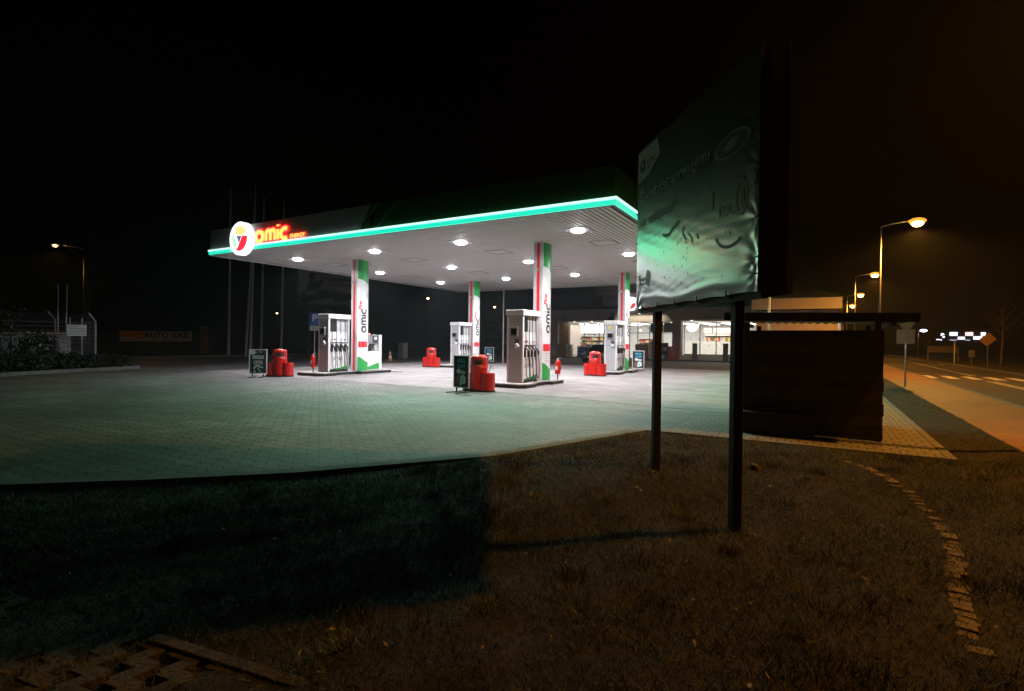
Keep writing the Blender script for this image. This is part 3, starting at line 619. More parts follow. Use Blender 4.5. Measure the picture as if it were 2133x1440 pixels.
# ================================================================== bins
def bucket_prof(r,h): return [(.001,.05),(r,.05),(r,.08),(r*1.01,h-.03),(r*.98,h),(r*.9,h),(r*.86,h-.04),(.001,h-.05)]
def make_bin():
    t=thing('litter_bin','x','litter bin',(0,0,0),0,'red litter bins with side buckets')
    b=MB(); b.lathe([(.001,.05),(.285,.05),(.285,.1),(.278,.55),(.272,.69),(.283,.705),(.283,.73),(.272,.745),(.262,1.0),(.27,1.01),(.27,1.03),(.235,1.085),(.13,1.12),(.001,1.13)],n=28); b.build('drum',M['red'],t,smooth=True)
    F=frame((0,0,0),(1,0,0),(0,1,0)); b=MB(); vs=[];
    for i in range(9):
        a=R(-88+56*i/8); vs+=[(.269*math.cos(a),.269*math.sin(a),.82),(.269*math.cos(a),.269*math.sin(a),.96)]
    b.add(vs,[(2*i,2*i+2,2*i+3,2*i+1) for i in range(8)]); b.build('slot',M['black'],t)
    b=MB(); 
    for i in range(4): b.add([(.2725*math.cos(R(a)),.2725*math.sin(R(a)),.78+.06*i+dz) for a,dz in ((-118,0),(-114,0),(-114,.028),(-118,.028))],[(0,1,2,3)])
    for i in range(3): b.add([(.2725*math.cos(R(a)),.2725*math.sin(R(a)),.785+dz) for a,dz in ((-70+10*i,0),(-65+10*i,0),(-65+10*i,.02),(-70+10*i,.02))],[(0,1,2,3)])
    b.build('sticker',M['white'],t)
    for s in (1,-1):
        b=MB(); b.lathe(bucket_prof(.235,.56),(s*.31,0,0),24); b.build('side_bucket',M['red'],t,smooth=False)
    b=MB(); b.lathe([(.001,0),(.3,0),(.3,.055),(.001,.055)],n=24); b.lathe([(.001,.001),(.25,.001),(.25,.052),(.001,.052)],(.31,0,0),20).lathe([(.001,.001),(.25,.001),(.25,.053),(.001,.053)],(-.31,0,0),20); b.build('base',M['black'],t)
    return t
def make_squeegee(label,x,y,rz):
    b=MB(); b.tube([(0,0,.4),(.05,.02,.62),(.11,.03,.78)],.009,6).box(-.05,.05,-.012,.012,.385,.4); o=b.build('squeegee',M['black']); o.location=(x,y,0); o.rotation_euler=(0,0,rz); tag(o,label,'squeegee','window squeegees in the bins'); return o
bin0=make_bin(); BINS=[(-9.12,13.62,.0,'red litter bin with side buckets, nearest, partly behind the drink poster'),(-19.1,13.95,.55,'red litter bin beside the dark green poster stand on the left'),
      (-9.0,23.0,-.1,'red litter bin in front of the dark car and bright right rear pump'),(-19.35,24.0,.1,'red litter bin standing alone left of the farthest pump')]
for i,(x,y,rz,lb) in enumerate(BINS):
    o=bin0 if i==0 else copy_tree(bin0); o.location=(x,y,0); o.rotation_euler=(0,0,rz); o['label']=lb
    make_squeegee('thin black squeegee handle sticking out of the '+['nearest red bin','left front red bin','right rear red bin','lone far red bin'][i],x+.31*math.cos(rz),y+.31*math.sin(rz),rz+[0,.4,.2,2.9][i])
# ================================================================== poster stands
def poster_stand(kind,label,x,y,rz):
    t=thing('poster_stand',label,'poster stand',(x,y,0),rz,'poster stands beside the pumps')
    w,h,zb=.34,.98,.13; wd=.035
    b=MB(); b.box(-w,w,-.02,.02,zb,zb+wd).box(-w,w,-.02,.02,zb+h-wd,zb+h).box(-w,-w+wd,-.02,.02,zb+wd,zb+h-wd).box(w-wd,w,-.02,.02,zb+wd,zb+h-wd); b.build('frame',M['lgrey'] if kind else M['white'],t,bevel=.006)
    pm=M['blackp'] if kind else M['tealp']
    ps=MB().box(-w+wd,w-wd,-.012,.012,zb+wd,zb+h-wd).build('poster',pm,t)
    for fs in ((1,-.0135),(-1,.0135)):
        F=frame((0,fs[1],zb),(fs[0],0,0),(0,0,1))
        if kind:
            text('lettering','MEGA',.15,frame((-.17*fs[0],fs[1],zb+.76),(fs[0],0,0),(0,0,1)),M['cyanp'],ps,width=.36,bold=.03)
            text('lettering','DUET',.15,frame((-.17*fs[0],fs[1],zb+.6),(fs[0],0,0),(0,0,1)),M['cyanp'],ps,width=.36,bold=.03)
            MB().extr([(-.27,.1),(.0,.08),(.0,.36),(-.1,.42),(-.26,.3)],F,.001).build('photo_print',M['brownp'],ps)
            MB().extr(arc(-.1,.5,.1,.07,0,345,18),F,.002).build('photo_print',M['mint'],ps)
            MB().extr([(-.05,.08),(.2,.16),(.19,.34),(.1,.4),(-.02,.36)],F,.0025).build('photo_print',M['mint'],ps)
            MB().extr(arc(.09,.47,.11,.06,0,345,18),F,.003).build('photo_print',M['lgrey'],ps)
            MB().extr([(.02,.13),(.06,.12),(.12,.3),(.06,.32)],F,.0035).build('photo_print',M['cyanp'],ps)
        else:
            b=MB(); b.extr([(-.3,.76),(-.12,.78),(-.08,.86),(-.14,.94),(-.3,.94)],F,.002)
            for k,(z,x0,x1,hh) in enumerate(((.68,-.2,.22,.05),(.6,-.2,.22,.055),(.49,-.15,.17,.035),(.43,-.17,.19,.035),(.37,-.14,.17,.03))):
                xx=x0
                while xx<x1-.01:
                    l=rng.uniform(.03,.08); b.box(xx*fs[0] if 0 else xx,min(x1,xx+l),0,hh,.001,.0025,M=F@Matrix.Translation((0,z,0))); xx+=l+.012
            for cx,cy,r in ((.05,.9,.02),(.12,.86,.03),(-.02,.84,.02),(.16,.26,.04),(-.12,.1,.04)): b.extr(arc(cx,cy,r,r*.8,0,340,10),F,.0025)
            b.ribbon(arc(-.02,.22,.12,.1,20,200,12),.05,F,d=.002); b.ribbon([(.0,.25),(.04,.16),(.1,.08)],.03,F,d=.0026); b.build('poster_print',M['mint'],ps)
    b=MB(); b.tube([(-.2,0,.02),(-.2,0,zb)],.02,8).tube([(.2,0,.02),(.2,0,zb)],.02,8); b.build('legs_tube',M['black'],t)
    for x2 in (-.2,.2): MB().box(x2-.02,x2+.02,-.4,.4,0,.025).build('foot',M['black'],t)
    return t
poster_stand(1,'poster stand with cyan lettering on black, before the nearest red bin',-9.32,12.98,R(-12))
poster_stand(0,'dark green poster stand with pale text in a white frame, beside the left red bin',-19.35,13.15,R(38))
poster_stand(1,'small distant poster stand with cyan lettering, right of the farthest pump and column',-19.9,31.0,R(10))
poster_stand(1,'poster stand with cyan lettering half hidden behind the right rear column',-8.62,28.4,R(-5))
# traffic cone
t=thing('traffic_cone','worn orange and white traffic cone standing behind the gas dispenser','traffic cone',(-27.4,29.2,0))
MB().box(-.2,.2,-.2,.2,0,.03).build('base',M['orangep'],t); 
b=MB(); b.lathe([(.16,.03),(.13,.2)],n=16); b.mat(1).lathe([(.13,.201),(.1,.38)],n=16); b.mat(0).lathe([(.1,.381),(.07,.52)],n=16); b.mat(1).lathe([(.07,.521),(.045,.66)],n=16); b.mat(0).lathe([(.045,.661),(.025,.75)],n=16)
b.build('cone',[M['orangep'],M['white']],t)
# ================================================================== foreground advertising board
FB=Vector((-2.141,6.947,0)); RZ=R(-51.03); BW,BZ0,BZ1=2.656,1.99,4.075
bd=thing('advert_board','large dark two sided advertising board on two black posts, with a worn green lit banner','billboard',(FB.x,FB.y,0),RZ)
def bdz(s,y): p=FB+Vector((s*math.cos(RZ)-y*math.sin(RZ),s*math.sin(RZ)+y*math.cos(RZ),0)); return float(hgt(p.x,p.y))
for s in (.36,2.14): MB().box(s-.046,s+.046,.09,.182,bdz(s,.1)-.2,BZ1-.02).build('post',M['postm'],bd,bevel=.008)
b=MB(); 
for z in (BZ0-.055,(BZ0+BZ1)/2,BZ1-.1): b.box(-.0,BW,.03,.08,z,z+.07)
for s in (0,BW-.06): b.box(s,s+.06,.03,.079,BZ0+.016,BZ1-.101)
b.build('frame',M['postm'],bd)
ties=[(BW,2.14),(BW,2.28),(BW,2.62),(BW,3.06),(BW,3.42)]
def disp(s,z):
    e=0
    for i,(ts,tz) in enumerate(ties):
        ds=ts-s; dz=z-tz; r=np.hypot(ds,dz)+1e-6; an=np.arctan2(dz,ds+1e-6)
        e=e+.0045*np.exp(-r/.15)*np.cos(an*8+i*1.3)*sm(r/.05)
    r=np.hypot(s,z-BZ0)+1e-6; an=np.arctan2(z-BZ0,s+1e-6); e=e+.007*np.exp(-r/.18)*np.cos(an*9)*sm(r/.05)
    e=e+.0009*np.sin(7*(s*.5+z)+2*np.sin(2*s))*sm((z-BZ0)/.2)+.00022*np.sin(46*(z+.25*s)+3*s)+.00016*np.sin(71*(z-.1*s)+5*np.sin(3*s))
    e=e+.0035*np.exp(-((z-BZ0-.1-.03*np.sin(4*s))/.05)**2)
    return -e
ns,nz=150,130; gs=np.linspace(0,BW,ns); gz=np.linspace(0,1,nz)
SG,ZG=np.meshgrid(gs,gz); sag=.012*np.abs(np.sin(SG/BW*np.pi*5)); ZZ=BZ0+sag*(1-ZG)**6+(BZ1-BZ0)*ZG
co=np.stack([SG,disp(SG,ZZ)-.004,ZZ],-1).reshape(-1,3); ii=(np.arange(nz-1)[:,None]*ns+np.arange(ns-1)[None]).ravel()
# banner colour: dark upper half running into a pale lower half (the lettering flips from light-on-dark to dark-on-light)
vm=bpy.data.materials.new('banner_vinyl'); vm.use_nodes=True; t_=vm.node_tree; pb=t_.nodes['Principled BSDF']; N=t_.nodes.new; Lk=t_.links.new
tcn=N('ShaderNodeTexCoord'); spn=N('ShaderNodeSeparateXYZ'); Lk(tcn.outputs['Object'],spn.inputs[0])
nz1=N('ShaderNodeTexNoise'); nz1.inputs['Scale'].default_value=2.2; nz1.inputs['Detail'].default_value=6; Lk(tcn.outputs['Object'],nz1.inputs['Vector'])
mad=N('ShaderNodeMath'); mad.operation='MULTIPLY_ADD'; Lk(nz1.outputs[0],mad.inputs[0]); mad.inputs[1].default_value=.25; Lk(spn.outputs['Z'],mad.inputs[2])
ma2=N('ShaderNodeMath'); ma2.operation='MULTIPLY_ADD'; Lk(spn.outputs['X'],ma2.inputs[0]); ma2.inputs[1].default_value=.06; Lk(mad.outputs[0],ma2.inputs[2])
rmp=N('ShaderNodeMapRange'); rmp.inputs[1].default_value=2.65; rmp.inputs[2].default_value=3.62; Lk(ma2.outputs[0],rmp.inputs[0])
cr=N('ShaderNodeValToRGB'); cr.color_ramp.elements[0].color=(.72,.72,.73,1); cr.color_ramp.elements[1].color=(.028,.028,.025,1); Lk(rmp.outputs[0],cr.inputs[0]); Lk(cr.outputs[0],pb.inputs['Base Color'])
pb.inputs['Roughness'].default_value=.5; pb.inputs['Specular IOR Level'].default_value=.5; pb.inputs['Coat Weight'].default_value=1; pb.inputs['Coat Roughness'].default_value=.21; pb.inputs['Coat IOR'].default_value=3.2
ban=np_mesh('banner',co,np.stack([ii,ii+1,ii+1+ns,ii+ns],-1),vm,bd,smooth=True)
def onb(p): return Vector((p.x,float(disp(p.x,p.z))-.0085,p.z))
def bframe(s,z): return frame((s,0,z),(1,0,0),(0,0,1))
M['bprint']=mat('banner_lettering',(.6,.59,.55),.4,coat=.5,var=.1,scale=6); M['bpale']=mat('banner_pale_print',(.75,.75,.73),.5,var=.1,scale=6); M['bdark']=mat('banner_dark_print',(.06,.065,.06),.5,var=.3,scale=6)
text('lettering','Świeżość serwujemy',.19,bframe(.1,3.37),M['bprint'],ban,width=1.78,bold=.012,post=onb)
text('lettering','na miejscu!',.19,bframe(.08,3.05),M['bdark'],ban,width=1.02,bold=.012,post=onb)
def bshape(name,pts,m,off=0): 
    b=MB(); b.extr(pts,bframe(0,0),.0005); b.v=[tuple(onb(Vector(v))+Vector((0,-off-(.0005 if i>=len(b.v)//2 else 0),0))) for i,v in enumerate(b.v)]; return b.build(name,m,ban)
bshape('logo_tag',[(.004,3.64),(.35,3.66),(.7,3.83),(.61,4.04),(.03,4.04)],M['bpale'])
bshape('logo_disc',arc(.18,3.83,.085,.085,0,350,24),M['bdark'],.003); bshape('logo_triangle',[(.14,3.86),(.22,3.86),(.185,3.79)],M['bpale'],.005)
b=MB(); logo(b,bframe(.31,3.80),.062,.2); b.v=[tuple(onb(Vector(v))+Vector((0,-.003,0))) for v in b.v]; b.build('logo_lettering',M['bdark'],ban)
b=MB(); b.ribbon([(.32,3.765),(.46,3.765)],.015,bframe(0,0)); b.v=[tuple(onb(Vector(v))+Vector((0,-.003,0))) for v in b.v]; b.build('small_print',M['bdark'],ban)
for rr,m,o in ((1,M['bprint'],0),(.84,M['bdark'],.003)): bshape('plate_picture',arc(2.24,3.37,.3*rr,.115*rr,0,352,40),m,o)
bshape('plate_picture',[(2.1,3.36),(2.24,3.42),(2.36,3.41),(2.32,3.34),(2.18,3.32)],M['bprint'],.006)
bshape('cup_picture',[(1.55,2.86),(1.93,2.84),(1.93,3.0),(1.85,3.06),(1.74,3.05),(1.55,2.98)],M['bprint'])
text('lettering','foo',.26,bframe(2.03,2.73),M['bprint'],ban,width=.28,bold=.006,post=onb)
b=MB(); b.ribbon(arc(2.4,2.85,.085,.15,0,350,28),.03,bframe(0,0),True); b.ribbon([(2.39,2.75),(2.39,2.92)],.03,bframe(0,0)); b.ribbon([(2.43,2.75),(2.43,2.96)],.03,bframe(0,0)); b.v=[tuple(onb(Vector(v))) for v in b.v]; b.build('oval_logo',M['bprint'],ban)
bshape('leaf_picture',[(2.49,2.93),(2.49,3.05),(2.58,3.04),(2.63,2.96),(2.6,2.9)],M['bprint'])
text('lettering','foo',.2,bframe(.08,2.29),M['bdark'],ban,width=.22,bold=.008,post=onb)
bshape('oval_logo',arc(.375,2.365,.075,.1,0,350,28),M['bprint']); b=MB(); b.ribbon([(.35,2.29),(.35,2.42)],.016,bframe(0,0)); b.ribbon([(.385,2.29),(.385,2.43)],.016,bframe(0,0)); b.ribbon([(.33,2.38),(.4,2.38)],.014,bframe(0,0)); b.v=[tuple(onb(Vector(v))+Vector((0,-.003,0))) for v in b.v]; b.build('logo_lettering',M['bpale'],ban)
b=MB(); b.ribbon([(.8,2.83),(.86,2.80),(.96,2.80),(1.06,2.85),(1.22,2.90)],.035,bframe(0,0)); b.ribbon(arc(2.22,2.6,.24,.16,195,320,16),.03,bframe(0,0)); b.ribbon([(1.32,2.82),(1.3,2.74),(1.38,2.66)],.02,bframe(0,0)); b.ribbon([(1.42,2.72),(1.5,2.66),(1.52,2.6)],.02,bframe(0,0)); b.ribbon([(1.62,2.68),(1.64,2.62)],.03,bframe(0,0))
for i in range(34):
    s0,zz=rng.uniform(.1,2.5),rng.uniform(2.06,2.75); b.ribbon([(s0,zz),(s0+.004,zz-rng.uniform(.01,.04))],rng.uniform(.006,.014),bframe(0,0))
b.v=[tuple(onb(Vector(v))) for v in b.v]; b.build('faded_picture',M['bdark'],ban)['kind']='stuff'
b=MB()
for s_,z_ in [(.25,BZ0),(.7,BZ0),(1.15,BZ0),(1.65,BZ0),(2.2,BZ0)]: b.tube([(s_,-.02,z_+.04),(s_+.015,-.03,z_+.005),(s_+.02,.03,z_-.03)],.008,6)
for s_,z_ in [(0,2.0),(0,2.42),(0,2.86),(0,3.25)]: b.tube([(s_+.02,-.02,z_),(s_-.015,-.01,z_),(s_-.01,.05,z_)],.008,6)
for s_,z_ in ties: b.tube([(s_-.02,-.02,z_),(s_+.012,-.02,z_),(s_+.01,.05,z_)],.007,6)
b.build('tie',M['black'],bd)
MB().box(.0,BW+.02,.25,.29,BZ0-.02,BZ1+.0).build('back_panel',M['postm'],bd)
MB().box(2.28,BW-.03,.238,.247,3.62,3.98).build('tan_light_patch',M['woodp'],bd)  # tan panel stands in for the lit patch inside the board
MB().box(BW+.022,BW+.034,.245,.295,BZ0-.02,BZ1+.01).build('edge_trim',M['galv'],bd)
b=MB(); b.tube([(BW-.03,.05,BZ1-.1),(BW-.03,.05,BZ1+.08)],.008,6); b.build('rod',M['galv'],bd)
b=MB()
for z in (BZ0-.0,BZ1-.12): b.box(.36,.44,.2,.248,z,z+.06).box(2.1,2.18,.2,.248,z,z+.06)
b.build('spacer',M['postm'],bd)
b=MB(); b.lathe([(.001,-.1),(.06,-.1),(.055,.03),(.045,.055),(.001,.06)],n=12); o=b.build('tree_stump',M['bark']); o.location=(-.74,7.55,float(hgt(-.74,7.55))+.01); tag(o,'small dark sawn stump in the lawn behind the near board post','tree stump')
# ================================================================== dark wooden bin shelter
bs=thing('bin_shelter','black plank bin shelter with a flat overhanging roof, right of the advertising board','bin shelter',(-1.25,10.3,0))
w,dp=2.1,2.3
for i in range(9):
    z=.02+i*.197; b=MB(); j=rng.uniform(-.012,.012); b.box(0,w+j,0,.028,z,z+.1945); b.build('plank',(M['wood'],M['wood2'])[i%2 if i!=4 else 0],bs,bevel=.006)
for xa in (0,w-.028):
    b=MB()
    for i in range(9): z=.02+i*.197; b.box(xa,xa+.028,.031,dp,z,z+.1968)
    b.build('side_wall',M['wood'],bs)
MB().box(.03,w-.03,.0285,.0335,.03,1.78).build('backing_sheet',M['wood'],bs)  # dark sheet added so no light shows through the plank seams
for x,y in ((.035,.036),(w-.115,.036),(.035,dp-.1),(w-.115,dp-.1)): MB().box(x,x+.08,y,y+.08,0,1.93).build('corner_post',M['wood'],bs)
b=MB()
for x in (-.1,w+.1): MB().box(x-.03,x+.03,-.3,dp+.3,1.9-.04*(x/w),1.97-.04*(x/w)).build('rafter',M['wood'],bs)
b=MB(); n=90; vs=[];x0,x1=-.23,w+.4
for i in range(n+1):
    x=x0+(x1-x0)*i/n; z=2.0-.045*(x-x0)/(x1-x0)+.016*math.sin(x*2*math.pi/.15)
    vs+=[(x,-.42,z),(x,dp+.35,z+.02),(x,-.42,z+.012),(x,dp+.35,z+.032)]
b.add(vs,[(4*i,4*i+1,4*i+5,4*i+4) for i in range(n)]+[(4*i+2,4*i+6,4*i+7,4*i+3) for i in range(n)]+[(4*i,4*i+4,4*i+6,4*i+2) for i in range(n)]); b.build('roof',M['postm'],bs)
b=MB(); b.box(x0,x1,-.46,-.43,1.93,2.07); b.v=[(x,y,z-.05*(x-x0)/(x1-x0)+.02) for x,y,z in b.v]; b.build('roof_edge',M['wood'],bs)
b=MB(); b.box(0,1.1,0,.22,0,.34); b.box(-.02,1.12,-.02,.24,.345,.37); o=b.build('wooden_box',M['wood'],bevel=.006); o.location=(-1.18,10.03,.006); tag(o,'low dark wooden box against the front of the plank bin shelter','box')
# ================================================================== shop
sh=thing('petrol_station_shop','low station shop with big lit windows under a taupe fascia and dark metal roof','shop',(-12,48,0))
def sx(x): return x+12
def sb(name,m,*boxes,parent=None,bevel=0):
    b=MB()
    for q in boxes: b.box(sx(q[0]),sx(q[1]),q[2]-48,q[3]-48,q[4],q[5])
    return b.build(name,m,parent or sh,bevel=bevel)
sb('platform',M['kerb'],(-24.6,-.6,46.5,60,-.05,.1),bevel=.02)
sb('floor',M['lgrey'],(-23.2,1.1,48.2,57.8,.102,.12))
sb('ceiling',M['white'],(-23.2,1.1,48.2,57.8,3.44,3.5))
sb('back_wall',M['white'],(-23.3,1.2,57.8,58,.1,3.5))
sb('end_wall',M['taupe'],(-23.4,-22.55,47.6,58,.1,3.52)); sb('end_wall',M['taupe'],(1.2,1.4,48,58,.1,3.9))
sb('wood_cladding',M['woodp'],(-22.53,-21.5,47.85,48.0,.1,3.5))
b=MB()
for i in range(8): b.box(sx(-22.5),sx(-21.53),-.172,-.152,.15+i*.42,.53+i*.42)
b.build('cladding_board',M['woodp'],sh)
sb('pillar',M['taupe'],(-17.7,-16.9,47.3,48.0,.1,3.52)); sb('pillar',M['taupe'],(-11.35,-10.6,47.2,48.0,.1,3.52)); sb('pillar',M['taupe'],(-3.9,-3.2,47.3,48,.1,3.52))
sb('knee_wall',M['cream'],(-10.58,-3.92,47.9,48.1,.1,.54),(-3.18,1.2,47.9,48.1,.1,.54))
# fascia with the raised portal over the entrance
b=MB(); FF=frame((0,-.9,0),(1,0,0),(0,0,1))
b.extr([(sx(-23.6),3.56),(sx(-17.5),3.56),(sx(-16.85),4.18),(sx(-16.85),4.62),(sx(-23.6),4.62)],FF,-.1)
b.extr([(sx(-16.849),4.18),(sx(-12.001),4.18),(sx(-12.001),4.62),(sx(-16.849),4.62)],FF,-.1)
b.extr([(sx(-12),4.18),(sx(-11.35),3.54),(sx(-4.2),3.54),(sx(-4.2),4.62),(sx(-12),4.62)],FF,-.1)
b.build('fascia',M['taupe'],sh)
sb('fascia_joint',M['dgrey'],*[(x,x+.02,47.085,47.098,3.57,4.6) for x in (-21.8,-20,-18.3,-9.2,-7.4,-5.6)])
sb('canopy_underside',M['white'],(-23.5,-17.6,47.22,48,3.53,3.55),(-11.3,-4.2,47.22,48,3.53,3.55))
sb('portal_lining',M['cream'],(-16.9,-11.36,47.95,48.05,3.45,4.3)); sb('portal_soffit',M['white'],(-16.84,-12.0,47.2,47.94,4.2,4.22))
sb('tower',M['grey'],(-18.0,-10.9,47.6,54,4.63,5.95)); sb('tower_cornice',M['taupe'],(-18.5,-10.4,47.2,54.5,5.97,7.9)); sb('trim',M['lgrey'],(-18.45,-10.45,47.12,47.19,6.02,6.09))
b=MB(); e=[(-24.2,46.9),(1.6,46.9),(1.6,60),(-24.2,60)]; rg=[(-19.5,53.5),(-3,53.5)]; z=4.64; zr=7.6
V=[(sx(p[0]),p[1]-48,z) for p in e]+[(sx(p[0]),p[1]-48,zr) for p in rg]
b.add(V,[(0,1,5,4),(1,2,5),(2,3,4,5),(3,0,4),(3,2,1,0)]); rf=b.build('roof',M['roof'],sh)
b=MB()
for i in range(40):
    x=-24+i*.64; 
    if x>-18.6: break
    top=min(1,(x+24.2)/4.7); b.tube([(sx(x),-1.1,z+.02),(sx(x),-1.1+6.6*top,z+.02+(zr-z)*top)],.025,4)
b.build('roof_seam',M['roof'],rf)
# right wing with its own fascia and hip roof
sb('wing_wall',M['taupe'],(-4.0,.9,40.6,46.4,.1,3.85))
M['wingp']=mat('wing_panel',(.34,.3,.26),.6,var=.06,scale=1)
sb('wing_fascia',M['wingp'],(-4.25,1.08,40.0,40.12,3.9,4.66),(.98,1.08,40.121,46.8,3.9,4.66),(-4.25,-4.15,40.121,46.8,3.9,4.66))
sb('wing_fascia_joint',M['taupe'],*[(x,x+.02,39.985,39.998,3.92,4.64) for x in (-3,-1.7,-.4)])
b=MB(); V=[(sx(p[0]),p[1]-48,p[2]) for p in ((-4.35,39.9,4.67),(1.18,39.9,4.67),(1.18,46.9,4.67),(-4.35,46.9,4.67),(-2.6,43.4,6.25))]
b.add(V,[(0,1,4),(1,2,4),(2,3,4),(3,0,4),(3,2,1,0)]); b.build('wing_roof',M['roof'],sh)
# windows: frame + panes
def window(name,xs,z0,z1,bars=(),film=None):
    b=MB(); w=.055; y0,y1=-.02,.06
    for x in xs: b.box(sx(x)-w/2,sx(x)+w/2,y0,y1,z0,z1)
    for z in (z0,z1)+tuple(bars):
        for a_,b_ in zip(xs[:-1],xs[1:]): b.box(sx(a_)+w/2,sx(b_)-w/2,y0,y1,z-w/2,z+w/2)
    f=b.build(name,M['anth'],sh)
    b=MB()
    for a_,b_ in zip(xs[:-1],xs[1:]): b.box(sx(a_)+w/2,sx(b_)-w/2,.015,.022,z0+w/2,z1-w/2)
    b.build('pane',M['glass'],f)
    if film:
        b=MB()
        for a_,b_ in zip(xs[:-1],xs[1:]): b.box(sx(a_)+w/2+.01,sx(b_)-w/2-.01,.03,.034,z0+w/2,film)
        b.build('frosted_film',M['film'],f)
        b=MB()
        for i in range(46):
            x,zz=rng.uniform(xs[0]+.6,xs[-1]-.1),rng.choice([rng.normal(1.45,.12),rng.normal(1.95,.12)]); q=[(sx(x),zz)]
            for k in range(4): q.append((q[-1][0]+rng.uniform(-.08,.1),q[-1][1]+rng.uniform(-.08,.08)))
            b.ribbon(q,.022,frame((0,.01,0),(1,0,0),(0,0,1)))
        b.build('sketch_print',M['dgrey'],f)['kind']='stuff'
    return f
window('window',[-21.45,-19.93,-18.4,-17.75],.2,3.36)
ent=window('entrance',[-16.85,-15.4,-14.65,-13.55,-12.35,-11.4],.12,3.4,(2.43,))
window('window',[-10.5,-9.16,-7.83,-6.5,-5.2,-3.95],.57,3.36,film=1.7)
window('window',[-3.15,-1.7,-.2,1.15],.57,3.36)
sb('blind',M['cream'],(-12.3,-11.45,48.06,48.08,2.5,3.35),(-13.5,-12.4,48.06,48.08,2.5,3.35),parent=ent)
# shop sign
b=MB(); b.extr(arc(sx(-15.0),5.05,.62,.62,0,350,40),frame((0,-.78,0),(1,0,0),(0,0,1)),.3); rs=b.build('round_sign',M['sg_white'],sh)
MB().extr([(sx(-14.85),5.1)]+arc(sx(-15.0),5.05,.46,.46,8,-118,14)+[(sx(-15.05),4.75)],frame((0,-1.09,0),(1,0,0),(0,0,1)),.01).build('red_segment',M['sg_red'],rs)
b=MB(); logo(b,frame((sx(-14.2),-.95,4.66),(1,0,0),(0,0,1)),.22,.3,stretch=1.0); b.build('logo_lettering',M['neonp'],sh)
# ceiling lights
b=MB()
for x in np.arange(-22,0.6,2.0):
    for y in (49.2,51.5,54,56.5): b.box(sx(x),sx(x+1.1),y-48,y-47.7,3.4,3.43)
b.build('ceiling_light',M['ceil'],sh)
b=MB()
for x in (-20.8,-19.0,-16,-14.4,-12.7,-9.8,-7,-4.9): b.lathe([(.09,0),(.09,.02)],(sx(x),-.4,3.5 if (x<-17 or x>-11.5) else 4.16),12)
b.build('spotlight',M['ceil'],sh)
for x,p in ((-20,1),(-14.2,1.0),(-8,1.3),(-1,.8)): area('shop_light',(x,51.2,3.35),(0,0,0),5,6,(1,.9,.76),P_SHOP*p,None)
for x in (-19.5,-14.3,-7.5): area('soffit_light',(x,47.5,3.5 if x!=-14.3 else 4.1),(0,0,0),4,.3,(1,.9,.75),40,None)
# goods inside: shelf units, counter, hanging menu boards
GOODS=[mat('goods_%s'%n,c,.5,var=.5,scale=14) for n,c in (('red',(.5,.06,.05)),('white',(.6,.58,.52)),('yellow',(.6,.4,.08)),('green',(.15,.3,.1)),('brown',(.25,.15,.09)))]
def shelf(label,x0,x1,y,z1,rows,group='shelves inside the shop'):
    t=thing('shelf_unit',label,'shelf',((x0+x1)/2,y,.12),0,group); w=(x1-x0)/2
    MB().box(-w,w,.3,.34,0,z1).build('back_panel',M['lgrey'],t); b=MB()
    for i in range(rows+1): b.box(-w,w,-.1,.299,z1*i/(rows+.25),z1*i/(rows+.25)+.03)
    b.build('shelf_board',M['white'],t); b=MB()
    for i in range(rows):
        x=-w; z=z1*i/(rows+.25)+.031
        while x<w-.12:
            ww=rng.uniform(.08,.22); b.mat(int(rng.integers(0,5))); b.box(x,min(x+ww-.01,w),-.06,.25,z,z+rng.uniform(.14,z1/(rows+.3)-.06)); x+=ww
    g=b.build('goods',GOODS,t); g['kind']='stuff'; return t
shelf('goods shelf below the bright fridge header behind the leftmost shop window',-21.3,-18.9,50.4,2.1,5)
shelf('mixed goods shelf behind the right part of the left shop window',-18.7,-17.8,50.0,1.9,5)
shelf('goods shelf straight inside the shop door',-15.6,-13.6,51.5,1.9,5)
shelf('pale drinks shelf seen through the right hand shop window',-9.9,-6.2,54,2.3,4)
o=MB().box(-1.3,1.3,0,.12,2.45,3.25).build('fridge_header',M['fridge']); o.location=(-20.0,50.35,0); tag(o,'bright white fridge header sign above the shelf in the left shop window','sign')
for i,(x,lb) in enumerate(((-8.1,'lit orange menu board hanging in the middle of the right shop window'),(-6.4,'lit orange menu board farther right in the shop, beside the post'),(-9.35,'small lit orange menu board behind the round white lamp in the shop'))):
    w=.75 if i<2 else .35; b=MB(); b.box(-w,w,0,.06,2.5,3.0); o=b.build('menu_board',M['orl']); o.location=(x,52.6,0); tag(o,lb,'menu board','orange menu boards in the shop')
    b=MB(); b.box(-.01,.01,.02,.03,3.0,3.43); b.build('hanger',M['anth'],o)
o=MB().lathe([(.001,-.36),(.3,-.3),(.5,-.1),(.5,.1),(.3,.3),(.001,.36)],n=20).build('round_lamp',M['sg_white'],smooth=True); o.location=(-10.0,48.9,2.93); tag(o,'round white glowing globe lamp at the left edge of the right shop window','lamp')
MB().box(-.01,.01,-.01,.01,.36,.5).build('cord',M['anth'],o)
for x,lb in ((-7.7,'small glowing pendant in front of the middle orange menu board'),(-6.75,'small glowing pendant beside the right orange menu board'),(-15.15,'small glowing pendant behind the glass left of the shop door')):
    o=MB().ball((0,0,0),.09,.09,.1).build('pendant_lamp',M['wlamp'],smooth=True); o.location=(x,50.5,2.75); tag(o,lb,'pendant lamp','pendant lamps in the shop'); MB().box(-.006,.006,-.006,.006,.1,.69).build('cord',M['anth'],o)
